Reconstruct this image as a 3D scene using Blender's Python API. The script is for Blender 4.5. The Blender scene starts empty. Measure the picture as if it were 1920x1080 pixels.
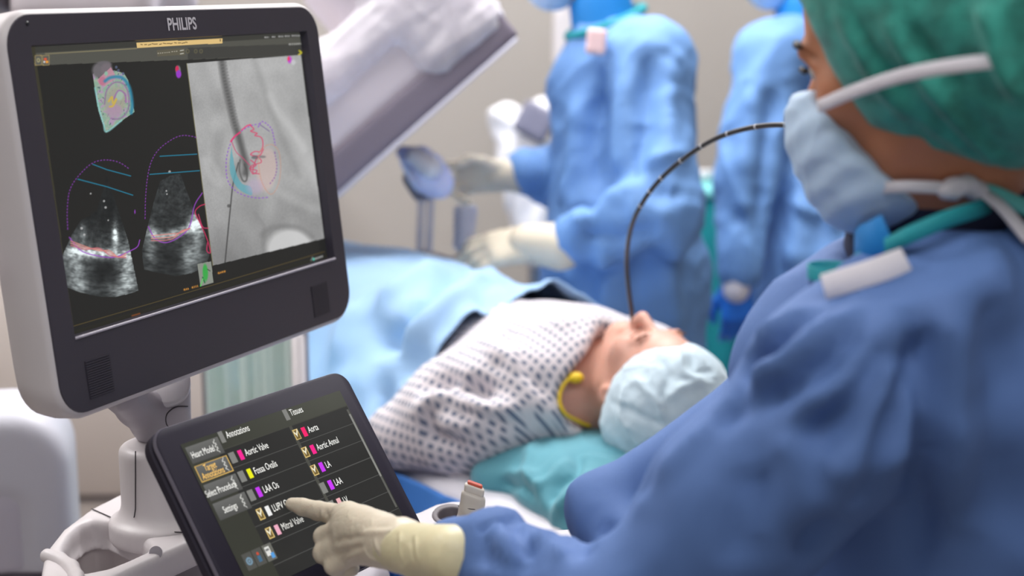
import bpy, math, random
import numpy as np
from mathutils import Vector, Matrix
SC = bpy.context.scene
COL = SC.collection
# ------------------------------------------------------------------ camera, world, lights, exposure
F_PX = 2800.0
PITCH = math.radians(11.6)
CAM = np.array([0.0, 0.0, 1.62])
AX = np.array([1.0, 0, 0]); AF = np.array([0, math.cos(PITCH), -math.sin(PITCH)]); AU = np.array([0, math.sin(PITCH), math.cos(PITCH)])
cd = bpy.data.cameras.new('camera'); co = bpy.data.objects.new('camera', cd); COL.objects.link(co)
co.location = CAM; co.rotation_euler = (math.pi/2 - PITCH, 0, 0)
cd.sensor_width = 36; cd.lens = F_PX*36/1920; cd.clip_start = .05
cd.dof.use_dof = True; cd.dof.focus_distance = 1.60; cd.dof.aperture_fstop = 2.9; cd.dof.aperture_blades = 0
SC.camera = co
SC.view_settings.view_transform = 'Standard'; SC.view_settings.look = 'None'
SC.view_settings.exposure = 0.0; SC.view_settings.gamma = 1.0; SC.view_settings.use_curve_mapping = False
wd = bpy.data.worlds.new('world'); SC.world = wd; wd.use_nodes = True
wd.node_tree.nodes['Background'].inputs[0].default_value = (.97, .97, 1, 1); wd.node_tree.nodes['Background'].inputs[1].default_value = .31
def area(name, loc, target, sx, sy, power, col=(1, 1, 1)):
    l = bpy.data.lights.new(name, 'AREA'); l.shape = 'RECTANGLE'; l.size = sx; l.size_y = sy; l.energy = power; l.color = col
    o = bpy.data.objects.new(name, l); COL.objects.link(o); o.location = loc
    o.rotation_euler = (Vector(target)-Vector(loc)).to_track_quat('-Z', 'Y').to_euler()
    return o
area('ceiling_panel_light', (.15, 3.1, 2.93), (.25, 2.9, 0), 1.1, .9, 46, (1, .99, 1))
area('ceiling_panel_light', (-1.7, 2.3, 2.93), (.2, 2.9, .9), 1.0, 1.2, 40, (1, .975, .975))
area('ceiling_panel_light', (-.1, 4.6, 2.93), (-.1, 4.9, 0), 3.0, .5, 24, (1, .975, .96))
area('ceiling_panel_light', (.2, .3, 2.93), (.2, .6, 0), 1.6, 1.0, 8, (.99, .98, 1))

# ------------------------------------------------------------------ coordinates
def cvec(v):
    v = np.asarray(v, float); return v[..., 0:1]*AX - v[..., 1:2]*AU + v[..., 2:3]*AF
def C3(px, py, z):                      # point seen at pixel (px,py) at depth z metres
    return CAM + z*(AF + AX*(px-960)/F_PX - AU*(py-540)/F_PX)
def proj(P):
    d = P-CAM; z = d@AF
    return 960+F_PX*(d@AX)/z, 540-F_PX*(d@AU)/z, z
def onplane(px, py, h):                 # point of the horizontal plane at height h
    d = AF + AX*(px-960)/F_PX - AU*(py-540)/F_PX
    return CAM + d*((h-CAM[2])/d[2])
def nrm(v):
    v = np.asarray(v, float); return v/np.linalg.norm(v)

# ------------------------------------------------------------------ colour / materials
def lin(c):
    c = np.asarray(c, float)/255.; return np.where(c <= .04045, c/12.92, ((c+.055)/1.055)**2.4)
def mat(name, rgb, rough=.5, var=0, vscale=8, bump=0, bscale=200, sheen=0, spec=.5, metal=0, sss=0, emit=0, coat=0, alpha=1, trans=0, stretch=None):
    m = bpy.data.materials.new(name); m.use_nodes = True; nt = m.node_tree; b = nt.nodes['Principled BSDF']
    c = (*lin(rgb), 1); b.inputs['Base Color'].default_value = c; b.inputs['Roughness'].default_value = rough
    b.inputs['Specular IOR Level'].default_value = spec; b.inputs['Metallic'].default_value = metal
    b.inputs['Sheen Weight'].default_value = sheen; b.inputs['Coat Weight'].default_value = coat
    if sss: b.inputs['Subsurface Weight'].default_value = sss; b.inputs['Subsurface Radius'].default_value = (1, .45, .3); b.inputs['Subsurface Scale'].default_value = .012
    if emit: b.inputs['Emission Color'].default_value = c; b.inputs['Emission Strength'].default_value = emit
    b.inputs['Alpha'].default_value = alpha; b.inputs['Transmission Weight'].default_value = trans
    tc = nt.nodes.new('ShaderNodeTexCoord'); vec = tc.outputs['Object']
    if stretch:
        mp = nt.nodes.new('ShaderNodeMapping'); mp.inputs['Scale'].default_value = stretch; nt.links.new(vec, mp.inputs[0]); vec = mp.outputs[0]
    n = nt.nodes.new('ShaderNodeTexNoise'); n.inputs['Scale'].default_value = vscale; n.inputs['Detail'].default_value = 5; nt.links.new(vec, n.inputs['Vector'])
    r = nt.nodes.new('ShaderNodeMapRange'); r.inputs['From Min'].default_value = .3; r.inputs['From Max'].default_value = .7
    r.inputs['To Min'].default_value = 1-max(var, .015); r.inputs['To Max'].default_value = 1+max(var, .015); nt.links.new(n.outputs['Fac'], r.inputs['Value'])
    x = nt.nodes.new('ShaderNodeVectorMath'); x.operation = 'SCALE'; x.inputs[0].default_value = c[:3]; nt.links.new(r.outputs[0], x.inputs['Scale'])
    nt.links.new(x.outputs[0], b.inputs['Base Color'])
    if bump:
        n2 = nt.nodes.new('ShaderNodeTexNoise'); n2.inputs['Scale'].default_value = bscale; n2.inputs['Detail'].default_value = 3; nt.links.new(vec, n2.inputs['Vector'])
        bp = nt.nodes.new('ShaderNodeBump'); bp.inputs['Strength'].default_value = bump; bp.inputs['Distance'].default_value = .002
        nt.links.new(n2.outputs['Fac'], bp.inputs['Height']); nt.links.new(bp.outputs[0], b.inputs['Normal'])
    return m
def mat_vcol(name, strength=1.0, rough=.3):
    m = bpy.data.materials.new(name); m.use_nodes = True; nt = m.node_tree; b = nt.nodes['Principled BSDF']
    a = nt.nodes.new('ShaderNodeAttribute'); a.attribute_name = 'picture'
    b.inputs['Base Color'].default_value = (.004, .004, .004, 1); b.inputs['Roughness'].default_value = rough; b.inputs['Specular IOR Level'].default_value = .15
    nt.links.new(a.outputs['Color'], b.inputs['Emission Color']); b.inputs['Emission Strength'].default_value = strength
    return m

# ------------------------------------------------------------------ objects
WLOC = {}
def tag(o, label=None, cat=None, group=None, kind=None):
    if label: o['label'] = label
    if cat: o['category'] = cat
    if group: o['group'] = group
    if kind: o['kind'] = kind
    return o
def empty(name, loc, label=None, cat=None, group=None):
    o = bpy.data.objects.new(name, None); COL.objects.link(o); o.location = loc; WLOC[o] = np.array(loc, float); o.empty_display_size = .05
    return tag(o, label, cat, group)
def obj(name, V, Fc, m, parent=None, smooth=True, midx=None, uv=None, label=None, cat=None, kind=None, group=None):
    V = np.asarray(V, float); c = (V.min(0)+V.max(0))/2 if parent is not None else np.array([*((V.min(0)+V.max(0))/2)[:2], V[:, 2].min()])
    me = bpy.data.meshes.new(name)
    if isinstance(Fc, np.ndarray):
        nf, k = Fc.shape; me.vertices.add(len(V)); me.vertices.foreach_set('co', (V-c).astype(np.float32).ravel())
        me.loops.add(nf*k); me.loops.foreach_set('vertex_index', Fc.astype(np.int32).ravel())
        me.polygons.add(nf); me.polygons.foreach_set('loop_start', np.arange(0, nf*k, k, dtype=np.int32)); me.update(calc_edges=True)
    else:
        me.from_pydata((V-c).tolist(), [], [list(map(int, f)) for f in Fc])
    for q in (m if isinstance(m, (list, tuple)) else [m]): me.materials.append(q)
    me.polygons.foreach_set('use_smooth', [smooth]*len(me.polygons))
    if midx is not None: me.polygons.foreach_set('material_index', np.asarray(midx, dtype=np.int32))
    if uv is not None:
        li = np.zeros(len(me.loops), dtype=np.int32); me.loops.foreach_get('vertex_index', li)
        l = me.uv_layers.new(name='UVMap'); l.data.foreach_set('uv', np.asarray(uv, np.float32)[li].ravel())
    me.update()
    o = bpy.data.objects.new(name, me); COL.objects.link(o)
    if parent is not None: o.parent = parent; o.location = c-WLOC[parent]
    else: o.location = c
    WLOC[o] = c
    return tag(o, label, cat, group, kind)
def join(parts):
    Vs, Fs, n = [], [], 0
    for V, Fc in parts:
        Vs.append(np.asarray(V, float)); Fs += [[int(i)+n for i in f] for f in Fc]; n += len(V)
    return np.vstack(Vs), Fs
def flat_shade_angle(o, ang=35):
    me = o.data
    me.polygons.foreach_set('use_smooth', [True]*len(me.polygons))
    import bmesh
    bm = bmesh.new(); bm.from_mesh(me)
    bmesh.ops.recalc_face_normals(bm, faces=bm.faces)
    for e in bm.edges:
        if len(e.link_faces) == 2 and e.calc_face_angle(0) > math.radians(ang): e.smooth = False
    bm.to_mesh(me); bm.free()
    return o

class Fr:                                # a local frame
    def __init__(s, o, x, y, z): s.o = np.asarray(o, float); s.x = nrm(x); s.y = nrm(y); s.z = nrm(z)
    def __call__(s, a, b=None, c=None):
        if b is not None: return s.o+a*s.x+b*s.y+c*s.z
        a = np.asarray(a, float); return s.o+a[..., 0:1]*s.x+a[..., 1:2]*s.y+a[..., 2:3]*s.z
    def loc(s, P):
        d = np.asarray(P)-s.o; return np.stack([d@s.x, d@s.y, d@s.z], -1)
    def px(s, a, b, off=0):              # local (x,y) of the plane point (z=off) behind a pixel
        d = AF + AX*(a-960)/F_PX - AU*(b-540)/F_PX
        o = s.o+s.z*off; t = ((o-CAM)@s.z)/(d@s.z); p = CAM+d*t-o
        return np.array([p@s.x, p@s.y])
def rrect(x0, y0, x1, y1, r, n=6):
    out = []
    for cx, cy, a0 in ((x1-r, y1-r, 0), (x0+r, y1-r, 90), (x0+r, y0+r, 180), (x1-r, y0+r, 270)):
        for i in range(n+1):
            a = math.radians(a0+90*i/n); out.append((cx+r*math.cos(a), cy+r*math.sin(a)))
    return np.array(out)
def loft(rings, close0=True, close1=True):
    n = len(rings[0]); V = np.vstack(rings); Fc = []
    for k in range(len(rings)-1):
        for i in range(n):
            j = (i+1) % n; Fc.append([k*n+i, k*n+j, (k+1)*n+j, (k+1)*n+i])
    if close0: Fc.append(list(range(n))[::-1])
    if close1: Fc.append([(len(rings)-1)*n+i for i in range(n)])
    return V, Fc
def box(fr, lo, hi, bev=.0):
    (x0, y0, z0), (x1, y1, z1) = lo, hi
    if bev <= 0:
        R = [[(x0, y0), (x1, y0), (x1, y1), (x0, y1)]]*2; zs = (z0, z1)
        return loft([fr(np.array([(a, b, z) for a, b in r])) for r, z in zip(R, zs)])
    rr = [rrect(x0+bev*.6, y0+bev*.6, x1-bev*.6, y1-bev*.6, bev, 4), rrect(x0, y0, x1, y1, bev, 4)]
    seq = [(0, z0), (1, z0+bev*.6), (1, z1-bev*.6), (0, z1)]
    return loft([fr(np.c_[rr[i], np.full(len(rr[i]), z)]) for i, z in seq])
def tube(pts, r, n=12, closed=False, caps=True):
    P = np.asarray(pts, float); m = len(P); r = np.full(m, r) if np.isscalar(r) else np.asarray(r)
    T = np.gradient(P, axis=0); T /= np.linalg.norm(T, axis=1)[:, None]
    a = np.array([0, 0, 1.]) if abs(T[0][2]) < .9 else np.array([1., 0, 0]); u = nrm(np.cross(T[0], a)); rings = []
    for i in range(m):
        u = nrm(u-T[i]*(u@T[i])); v = np.cross(T[i], u); an = np.linspace(0, 2*np.pi, n, endpoint=False)
        rings.append(P[i]+r[i]*(np.cos(an)[:, None]*u+np.sin(an)[:, None]*v))
    return loft(rings, caps, caps)
def spline(pts, n=8):
    P = np.asarray(pts, float); P = np.vstack([2*P[0]-P[1], P, 2*P[-1]-P[-2]]); out = []
    for i in range(1, len(P)-2):
        for k in range(n):
            t = k/n; out.append(.5*((2*P[i])+(-P[i-1]+P[i+1])*t+(2*P[i-1]-5*P[i]+4*P[i+1]-P[i+2])*t*t+(-P[i-1]+3*P[i]-3*P[i+1]+P[i+2])*t**3))
    out.append(P[-2]); return np.array(out)
def cyl(a, b, r0, r1=None, n=24, bev=0):
    a = np.asarray(a, float); b = np.asarray(b, float); r1 = r0 if r1 is None else r1
    return tube([a, a+(b-a)*.001+0, b-(b-a)*.001, b], [r0*.96 if bev else r0, r0, r1, r1*.96 if bev else r1], n)
def text(s, fr, x, y, size, m, parent, name, off=.0006, sx=1.0, bold=0.0, align='LEFT', mats=None):
    cu = bpy.data.curves.new('t', 'FONT'); cu.body = s; cu.size = size; cu.offset = bold; cu.align_x = align; cu.align_y = 'CENTER'; cu.resolution_u = 3
    t = bpy.data.objects.new('t', cu); COL.objects.link(t)
    me = bpy.data.meshes.new_from_object(t); bpy.data.objects.remove(t)
    V = np.array([v.co[:] for v in me.vertices]); Fc = [list(p.vertices) for p in me.polygons]; bpy.data.meshes.remove(me)
    L = np.c_[V[:, 0]*sx+x, V[:, 1]+y, np.full(len(V), off)]
    return fr(L), Fc

# ------------------------------------------------------------------ signed distance modelling
class S:
    def __init__(s, f, lo, hi): s.f = f; s.lo = np.asarray(lo, float); s.hi = np.asarray(hi, float)
def cap(a, b, ra, rb=None, flat=None, k=1.0):
    a = np.asarray(a, float); b = np.asarray(b, float); rb = ra if rb is None else rb; ab = b-a; L2 = ab@ab+1e-12
    ax = nrm(flat) if flat is not None else None
    def f(P):
        d = P-a; t = np.clip(d@ab/L2, 0, 1); q = d-t[:, None]*ab
        if ax is not None:
            h = q@ax; q = q+(h*(1/k-1))[:, None]*ax
        return (np.sqrt((q*q).sum(1))-(ra+(rb-ra)*t))*(min(k, 1) if ax is not None else 1)
    m = max(ra, rb)*1.05
    return S(f, np.minimum(a, b)-m, np.maximum(a, b)+m)
def chain(pts, rs, kk=.01, flat=None, k=1.0):
    return un([cap(pts[i], pts[i+1], rs[i], rs[i+1], flat, k) for i in range(len(pts)-1)], kk)
def ell(c, r, fr=None):
    c = np.asarray(c, float); r = np.asarray(r, float); A = np.eye(3) if fr is None else np.array([fr.x, fr.y, fr.z])
    def f(P):
        q = (P-c)@A.T; k0 = np.linalg.norm(q/r, axis=1); k1 = np.linalg.norm(q/(r*r), axis=1)+1e-9
        return k0*(k0-1)/k1
    m = np.sqrt(((A.T*r)**2).sum(1))
    return S(f, c-m, c+m)
def rbox(fr, lo, hi, rad):
    lo = np.asarray(lo, float); hi = np.asarray(hi, float); c = (lo+hi)/2; h = (hi-lo)/2-rad
    def f(P):
        q = np.abs(fr.loc(P)-c)-h
        return np.linalg.norm(np.maximum(q, 0), axis=1)+np.minimum(q.max(1), 0)-rad
    cs = fr(np.array([(x, y, z) for x in (lo[0], hi[0]) for y in (lo[1], hi[1]) for z in (lo[2], hi[2])]))
    return S(f, cs.min(0), cs.max(0))
def poly(pts, z0, z1, rad=.005):         # horizontal polygon prism between heights z0 and z1
    p = np.asarray(pts, float)[:, :2]; n = len(p)
    def f(P):
        x = P[:, :2]; d = np.full(len(x), 1e9); s = np.ones(len(x))
        for i in range(n):
            a = p[i]; b = p[i-1]; e = b-a; w = x-a; t = np.clip(w@e/(e@e), 0, 1); q = w-t[:, None]*e; d = np.minimum(d, (q*q).sum(1))
            c1 = x[:, 1] >= a[1]; c2 = x[:, 1] < b[1]; c3 = e[0]*w[:, 1] > e[1]*w[:, 0]
            s = np.where((c1 & c2 & c3) | (~c1 & ~c2 & ~c3), -s, s)
        d2 = s*np.sqrt(d)+rad; dz = np.abs(P[:, 2]-(z0+z1)/2)-(z1-z0)/2+rad
        return np.sqrt(np.maximum(d2, 0)**2+np.maximum(dz, 0)**2)+np.minimum(np.maximum(d2, dz), 0)-rad
    return S(f, [*p.min(0), z0], [*p.max(0), z1])
def smin(a, b, k):
    if k <= 0: return np.minimum(a, b)
    h = np.clip(.5+.5*(b-a)/k, 0, 1); return b+(a-b)*h-k*h*(1-h)
def un(L, k=.01):
    def f(P):
        d = L[0].f(P)
        for s in L[1:]: d = smin(d, s.f(P), k)
        return d
    return S(f, np.min([s.lo for s in L], 0)-k*.3, np.max([s.hi for s in L], 0)+k*.3)
def sub(a, b, k=.005):
    return S(lambda P: -smin(-a.f(P), b.f(P), k), a.lo, a.hi)
def inter(a, b, k=.005):
    return S(lambda P: -smin(-a.f(P), -b.f(P), k), a.lo, a.hi)
def half(pt, n):                         # the half space on the side the normal points away from
    pt = np.asarray(pt, float); n = nrm(n); return S(lambda P: (P-pt)@n, pt, pt)
def grow(a, r): return S(lambda P: a.f(P)-r, a.lo-r, a.hi+r)
def clipbox(s, lo=None, hi=None):
    s = S(s.f, s.lo.copy(), s.hi.copy())
    if lo is not None: s.lo = np.maximum(s.lo, lo)
    if hi is not None: s.hi = np.minimum(s.hi, hi)
    return s
def nets(s, res, smooth=2):
    lo = s.lo-2.5*res; hi = s.hi+2.5*res; n = np.ceil((hi-lo)/res).astype(int)+1
    ax = [lo[i]+res*np.arange(n[i]) for i in range(3)]
    D = np.empty(n, np.float32); yz = np.stack(np.meshgrid(ax[1], ax[2], indexing='ij'), -1).reshape(-1, 2)
    step = max(1, int(400000/len(yz)))
    for i in range(0, n[0], step):
        xs = ax[0][i:i+step]; P = np.empty((len(xs), len(yz), 3)); P[:, :, 0] = xs[:, None]; P[:, :, 1:] = yz[None]
        D[i:i+step] = s.f(P.reshape(-1, 3)).reshape(len(xs), n[1], n[2])
    I = D < 0
    cs = [(a, b, c) for a in (0, 1) for b in (0, 1) for c in (0, 1)]
    sl = lambda A, o: A[o[0]:A.shape[0]-1+o[0], o[1]:A.shape[1]-1+o[1], o[2]:A.shape[2]-1+o[2]]
    cnt = sum(sl(I, o).astype(np.int8) for o in cs); act = (cnt > 0) & (cnt < 8); ids = np.argwhere(act)
    acc = np.zeros((len(ids), 3)); m = np.zeros(len(ids))
    g = lambda o: D[ids[:, 0]+o[0], ids[:, 1]+o[1], ids[:, 2]+o[2]].astype(float)
    vals = {o: g(o) for o in cs}
    for o in cs:
        for k in range(3):
            if o[k] == 0:
                p = list(o); p[k] = 1; p = tuple(p); d0, d1 = vals[o], vals[p]; x = (d0 < 0) != (d1 < 0)
                t = np.where(x, d0/np.where(np.abs(d0-d1) < 1e-12, 1, d0-d1), 0); q = np.tile(np.array(o, float), (len(ids), 1)); q[:, k] += t
                acc += q*x[:, None]; m += x
    V = lo+res*(ids+acc/m[:, None]); ix = np.full(act.shape, -1, np.int64); ix[tuple(ids.T)] = np.arange(len(ids))
    Q = []
    for k in range(3):
        u, v = [a for a in range(3) if a != k]
        A = np.moveaxis(I, (k, u, v), (0, 1, 2)); X = np.moveaxis(ix, (k, u, v), (0, 1, 2))
        e = np.argwhere(A[:-1, 1:-1, 1:-1] != A[1:, 1:-1, 1:-1]); i, j, l = e[:, 0], e[:, 1]+1, e[:, 2]+1
        q = np.stack([X[i, j-1, l-1], X[i, j, l-1], X[i, j, l], X[i, j-1, l]], 1)
        fl = A[i, j, l] if k != 1 else ~A[i, j, l]
        q[~fl] = q[~fl][:, ::-1]; Q.append(q)
    Q = np.vstack(Q); Q = Q[(Q >= 0).all(1)]
    for _ in range(smooth): V = lap(V, Q, .5)
    return V, Q
def lap(V, Q, a):
    s = np.zeros_like(V); c = np.zeros(len(V))
    for i in range(4):
        p, q = Q[:, i], Q[:, (i+1) % 4]
        for k in range(3): s[:, k] += np.bincount(p, V[q, k], len(V))+np.bincount(q, V[p, k], len(V))
        c += np.bincount(p, minlength=len(V))+np.bincount(q, minlength=len(V))
    return V+a*(s/np.maximum(c, 1)[:, None]-V)
def vnorm(V, Q):
    fn = np.cross(V[Q[:, 2]]-V[Q[:, 0]], V[Q[:, 3]]-V[Q[:, 1]]); N = np.zeros_like(V)
    for i in range(4):
        for k in range(3): N[:, k] += np.bincount(Q[:, i], fn[:, k], len(V))
    return N/(np.linalg.norm(N, axis=1)[:, None]+1e-12)
_rg = np.random.default_rng(7); _G = _rg.normal(size=(256, 3)); _G /= np.linalg.norm(_G, axis=1)[:, None]; _PT = np.tile(_rg.permutation(256), 3)
def noise(P):
    i = np.floor(P).astype(int); f = P-i; i &= 255; u = f*f*f*(f*(f*6-15)+10); out = 0
    for a in (0, 1):
        for b in (0, 1):
            for c in (0, 1):
                h = _PT[_PT[_PT[(i[:, 0]+a) & 255]+((i[:, 1]+b) & 255)]+((i[:, 2]+c) & 255)]
                d = ((f-np.array([a, b, c]))*_G[h]).sum(1)
                out = out+d*(u[:, 0] if a else 1-u[:, 0])*(u[:, 1] if b else 1-u[:, 1])*(u[:, 2] if c else 1-u[:, 2])
    return out
def cloth(P, s=8, warp=.35, seed=0, stretch=(1, 1, 1)):      # ridged creases, about -1..1
    q = P*s*np.asarray(stretch, float)+seed*13.7; w = np.stack([noise(q*.7+9), noise(q*.7+31), noise(q*.7+57)], 1)
    a = 1-np.abs(noise(q+warp*w*3))*3.2; b = 1-np.abs(noise(q*1.9+warp*w*2+5))*3.2
    return .7*np.clip(a, -1, 1)**3+.3*b
def folds(V, Q, L, N=None):              # L: list of (pixel polyline, amplitude, width) traced where the creases lie on the cloth
    N = vnorm(V, Q) if N is None else N; X, Y, Z = proj(V); front = (N@AF) < .15; D = np.zeros(len(V)); fi = np.flatnonzero(front)
    for pts, amp, w in L:
        S2 = spline(pts, 6); P3 = []
        for a, b in S2:
            d = (X[fi]-a)**2+(Y[fi]-b)**2; c = d < max(14.**2, d.min()+60)
            if d.min() > 40**2: continue
            k = fi[c][np.argmin(Z[fi[c]])]; P3.append(V[k])
        if len(P3) < 2: continue
        P3 = np.array(P3); P3[1:-1] = (P3[:-2]+P3[1:-1]*2+P3[2:])/4
        near = np.flatnonzero((V > P3.min(0)-2.6*w).all(1) & (V < P3.max(0)+2.6*w).all(1)); best = np.full(len(near), 1e9); tp = np.zeros(len(near))
        for i in range(len(P3)-1):
            e = P3[i+1]-P3[i]; q = V[near]-P3[i]; t = np.clip(q@e/(e@e+1e-12), 0, 1); d = np.linalg.norm(q-t[:, None]*e, axis=1)
            tp = np.where(d < best, (i+t)/(len(P3)-1), tp); best = np.minimum(best, d)
        tap = np.clip(np.minimum(tp, 1-tp)*4+.25, 0, 1)
        D[near] += amp*np.exp(-(best/w)**2)*tap
    return V+N*D[:, None]
def sdf(name, s, res, m, parent=None, smooth=2, disp=None, fold=None, after=1, **kw):
    V, Q = nets(s, res, smooth)
    if disp is not None: V = V+vnorm(V, Q)*disp(V)[:, None]
    if fold: V = folds(V, Q, fold)
    for _ in range(after if (disp is not None or fold) else 0): V = lap(V, Q, .35)
    uvf = kw.pop('uvf', None); uv = uvf(V) if uvf else None
    return obj(name, V, Q, m, parent, uv=uv, **kw)
def head_sdf(fr, sc=1.0, chin=1.0):
    p = lambda x, y, z: fr(x*sc, y*sc, z*sc)
    base = un([ell(p(-.010, 0, .035), np.array([.098, .076, .088])*sc, fr), ell(p(.032, 0, -.028), np.array([.058, .056, .088])*sc, fr),
               cap(p(0, .046, -.06), p(.070, .012, -.098), .020*sc, .016*sc), cap(p(0, -.046, -.06), p(.070, -.012, -.098), .020*sc, .016*sc), ell(p(.076, 0, -.098), np.array([.018, .020, .018])*sc, fr),
               ell(p(.058, .040, -.022), np.array([.026, .022, .024])*sc, fr), ell(p(.058, -.040, -.022), np.array([.026, .022, .024])*sc, fr)], .022*sc)
    eyes = un([ell(p(.098, s*.033, .004), np.array([.016, .016, .011])*sc, fr) for s in (1, -1)], 0)
    base = sub(base, eyes, .012*sc)
    feat = un([base, cap(p(.084, .034, .022), p(.084, -.034, .022), .009*sc), cap(p(.088, 0, .008), p(.110, 0, -.030), .007*sc, .011*sc),
               ell(p(.100, .012, -.036), np.array([.011, .008, .008])*sc, fr), ell(p(.100, -.012, -.036), np.array([.011, .008, .008])*sc, fr),
               ell(p(.088, 0, -.058), np.array([.010, .024, .007])*sc, fr), ell(p(.087, 0, -.070), np.array([.010, .021, .007])*sc, fr)], .008*sc)
    lids = [sub(ell(p(.0740, s*.033, .004), np.array([.0142, .0150, .0135])*sc, fr), ell(p(.090, s*.033, .003), np.array([.014, .0125, .0042])*sc, fr), .001) for s in (1, -1)]
    feat = un([feat]+lids, .003*sc)
    ears = [sub(ell(p(-.012, s*.078, -.012), np.array([.020, .008, .033])*sc, fr), ell(p(-.006, s*.087, -.010), np.array([.010, .007, .019])*sc, fr), .004) for s in (1, -1)]
    return un([feat]+ears, .006*sc)
def hand_sdf(wrist, X, Yt, Zb, sc=1.0, curl=((.3, .4, .3),)*4, thumb=(.5, .3), spread=.05, r=.0095, forearm=.05):
    fr = Fr(wrist, X, Yt, Zb); p = lambda x, y, z: fr(x*sc, y*sc, z*sc); parts = []
    by = [.030, .010, -.011, -.030]; bx = [.088, .092, .087, .078]; ln = [(.042, .025, .020), (.047, .029, .021), (.043, .027, .021), (.034, .021, .019)]
    parts.append(cap(p(-forearm, 0, 0), p(0, 0, 0), .029*sc, .026*sc, fr.z, .75))
    for i in range(4): parts.append(cap(p(.005, by[i]*.45, 0), p(bx[i], by[i], 0), .019*sc, .013*sc, fr.z, .85))
    palm = un(parts, .02*sc); fing = []
    for i in range(4):
        c = curl[i % len(curl)]; x, z, a = bx[i], 0., 0.; y = by[i]; dy = (1.5-i)*spread; P = [p(x, y, z)]
        for L, da in zip(ln[i], c):
            a += da; x += L*math.cos(a); z -= L*math.sin(a); y += L*dy*math.cos(a); P.append(p(x, y, z))
        fing.append(chain(P, [r*1.12*sc, r*1.05*sc, r*.95*sc, r*.82*sc], .003))
    th = chain([p(.018, .024, -.006), p(.045, .046, -.016), p(.045+.032*math.cos(thumb[0]), .046+.012, -.016-.032*math.sin(thumb[0])), p(.045+.032*math.cos(thumb[0])+.027*math.cos(thumb[0]+thumb[1]), .054, -.016-.032*math.sin(thumb[0])-.027*math.sin(thumb[0]+thumb[1]))], [.017*sc, .013*sc, .0115*sc, .0095*sc], .006)
    fs = fing[0]
    s = un([palm, th], .014)
    for q in fing:
        s = (lambda s, q: S(lambda P: smin(s.f(P), q.f(P), .005), np.minimum(s.lo, q.lo), np.maximum(s.hi, q.hi)))(s, q)
    return s
def onsurf(o, pts, lift=.002):           # points of a mesh's front seen at pixels
    me = o.data; V = np.zeros(len(me.vertices)*3); me.vertices.foreach_get('co', V); V = V.reshape(-1, 3)+WLOC[o]; X, Y, Z = proj(V); out = []
    N = np.zeros(len(me.vertices)*3); me.vertices.foreach_get('normal', N); N = N.reshape(-1, 3)
    for a, b_ in pts:
        d = (X-a)**2+(Y-b_)**2; c = np.flatnonzero(d < max(18.**2, d.min()*1.5)); k = c[np.argmin(Z[c])]
        z = np.mean(Z[c][Z[c] < Z[k]+.02]); out.append(C3(a, b_, z)+N[k]*lift)
    return out
# ------------------------------------------------------------------ materials
M_wall = mat('greige_wall_paint', (172, 166, 161), .7, .01, 2)
M_white = mat('white_plastic', (214, 208, 210), .42, bump=.03, bscale=900)
M_whiteg = mat('glossy_white_plastic', (222, 218, 222), .3)
M_grey = mat('grey_plastic', (128, 122, 132), .5)
M_lgrey = mat('light_grey_plastic', (176, 170, 178), .45)
M_seam = mat('seam_shadow_gap', (60, 55, 60), .8)
M_floor = mat('taupe_vinyl_floor', (150, 141, 136), .5, .03, 3)
M_ceil = mat('ceiling_paint', (225, 222, 218), .8)
M_bezel = mat('charcoal_plastic', (61, 57, 68), .42, bump=.08, bscale=1500)
M_black = mat('black_plastic', (20, 18, 24), .35)
M_metal = mat('brushed_steel', (170, 170, 175), .3, metal=1)
M_red = mat('red_plastic', (170, 40, 48), .4)
M_skin_dark = mat('brown_skin', (196, 130, 96), .48, .05, 25, bump=.12, bscale=500, sss=.25)
M_skin_fair = mat('fair_skin', (208, 156, 138), .45, .07, 22, bump=.15, bscale=400, sss=.3)
M_glove = mat('cream_latex', (226, 214, 192), .42, .03, 40, bump=.25, bscale=260, sss=.12)
M_gown = mat('shaded_blue_surgical_fabric', (86, 118, 176), .75, .03, 14, bump=.25, bscale=1200)  # foreground gown: its shade is mixed into a deeper blue
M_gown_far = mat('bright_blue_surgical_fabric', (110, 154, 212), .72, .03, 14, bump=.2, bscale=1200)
M_drape = mat('pale_blue_drape_fabric', (156, 193, 232), .75, .03, 6, bump=.2, bscale=900, sheen=.2)
M_sheet = mat('saturated_blue_sheet', (62, 124, 205), .75, .05, 9)
M_teal = mat('teal_fabric', (78, 146, 162), .72, .04, 12, bump=.2, bscale=900, sheen=.2)
M_cap = mat('green_bouffant_fabric', (48, 150, 136), .7, .32, 60, bump=.5, bscale=420, sheen=.3)
M_pcap = mat('light_blue_bouffant_fabric', (198, 218, 230), .7, .05, 50, bump=.4, bscale=420, sheen=.2)
M_mask = mat('pale_blue_mask_fabric', (190, 214, 240), .7, .02, 60, bump=.3, bscale=900, sss=.1)
M_tie = mat('white_tie_fabric', (222, 218, 226), .8, bump=.3, bscale=900)
M_navy = mat('navy_collar_fabric', (30, 36, 66), .8)
M_brightblue = mat('bright_blue_collar_fabric', (20, 130, 205), .6)
M_band = mat('teal_neckband', (28, 150, 160), .7)
M_hair = mat('dark_brown_hair', (38, 28, 26), .6, .2, 90, bump=.5, bscale=400, stretch=(1, 1, 6))
M_yellow = mat('yellow_cord', (238, 200, 30), .5)
M_mattress = mat('white_mattress_vinyl', (225, 222, 230), .5)
M_trouser = mat('dark_scrub_fabric', (40, 60, 90), .8)
M_shoe = mat('white_clog_rubber', (200, 200, 200), .6)
M_bglove = mat('blue_nitrile', (28, 110, 210), .45)
M_eye = mat('eyeball', (225, 220, 215), .15)
M_iris = mat('dark_iris', (35, 22, 16), .1)
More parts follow.
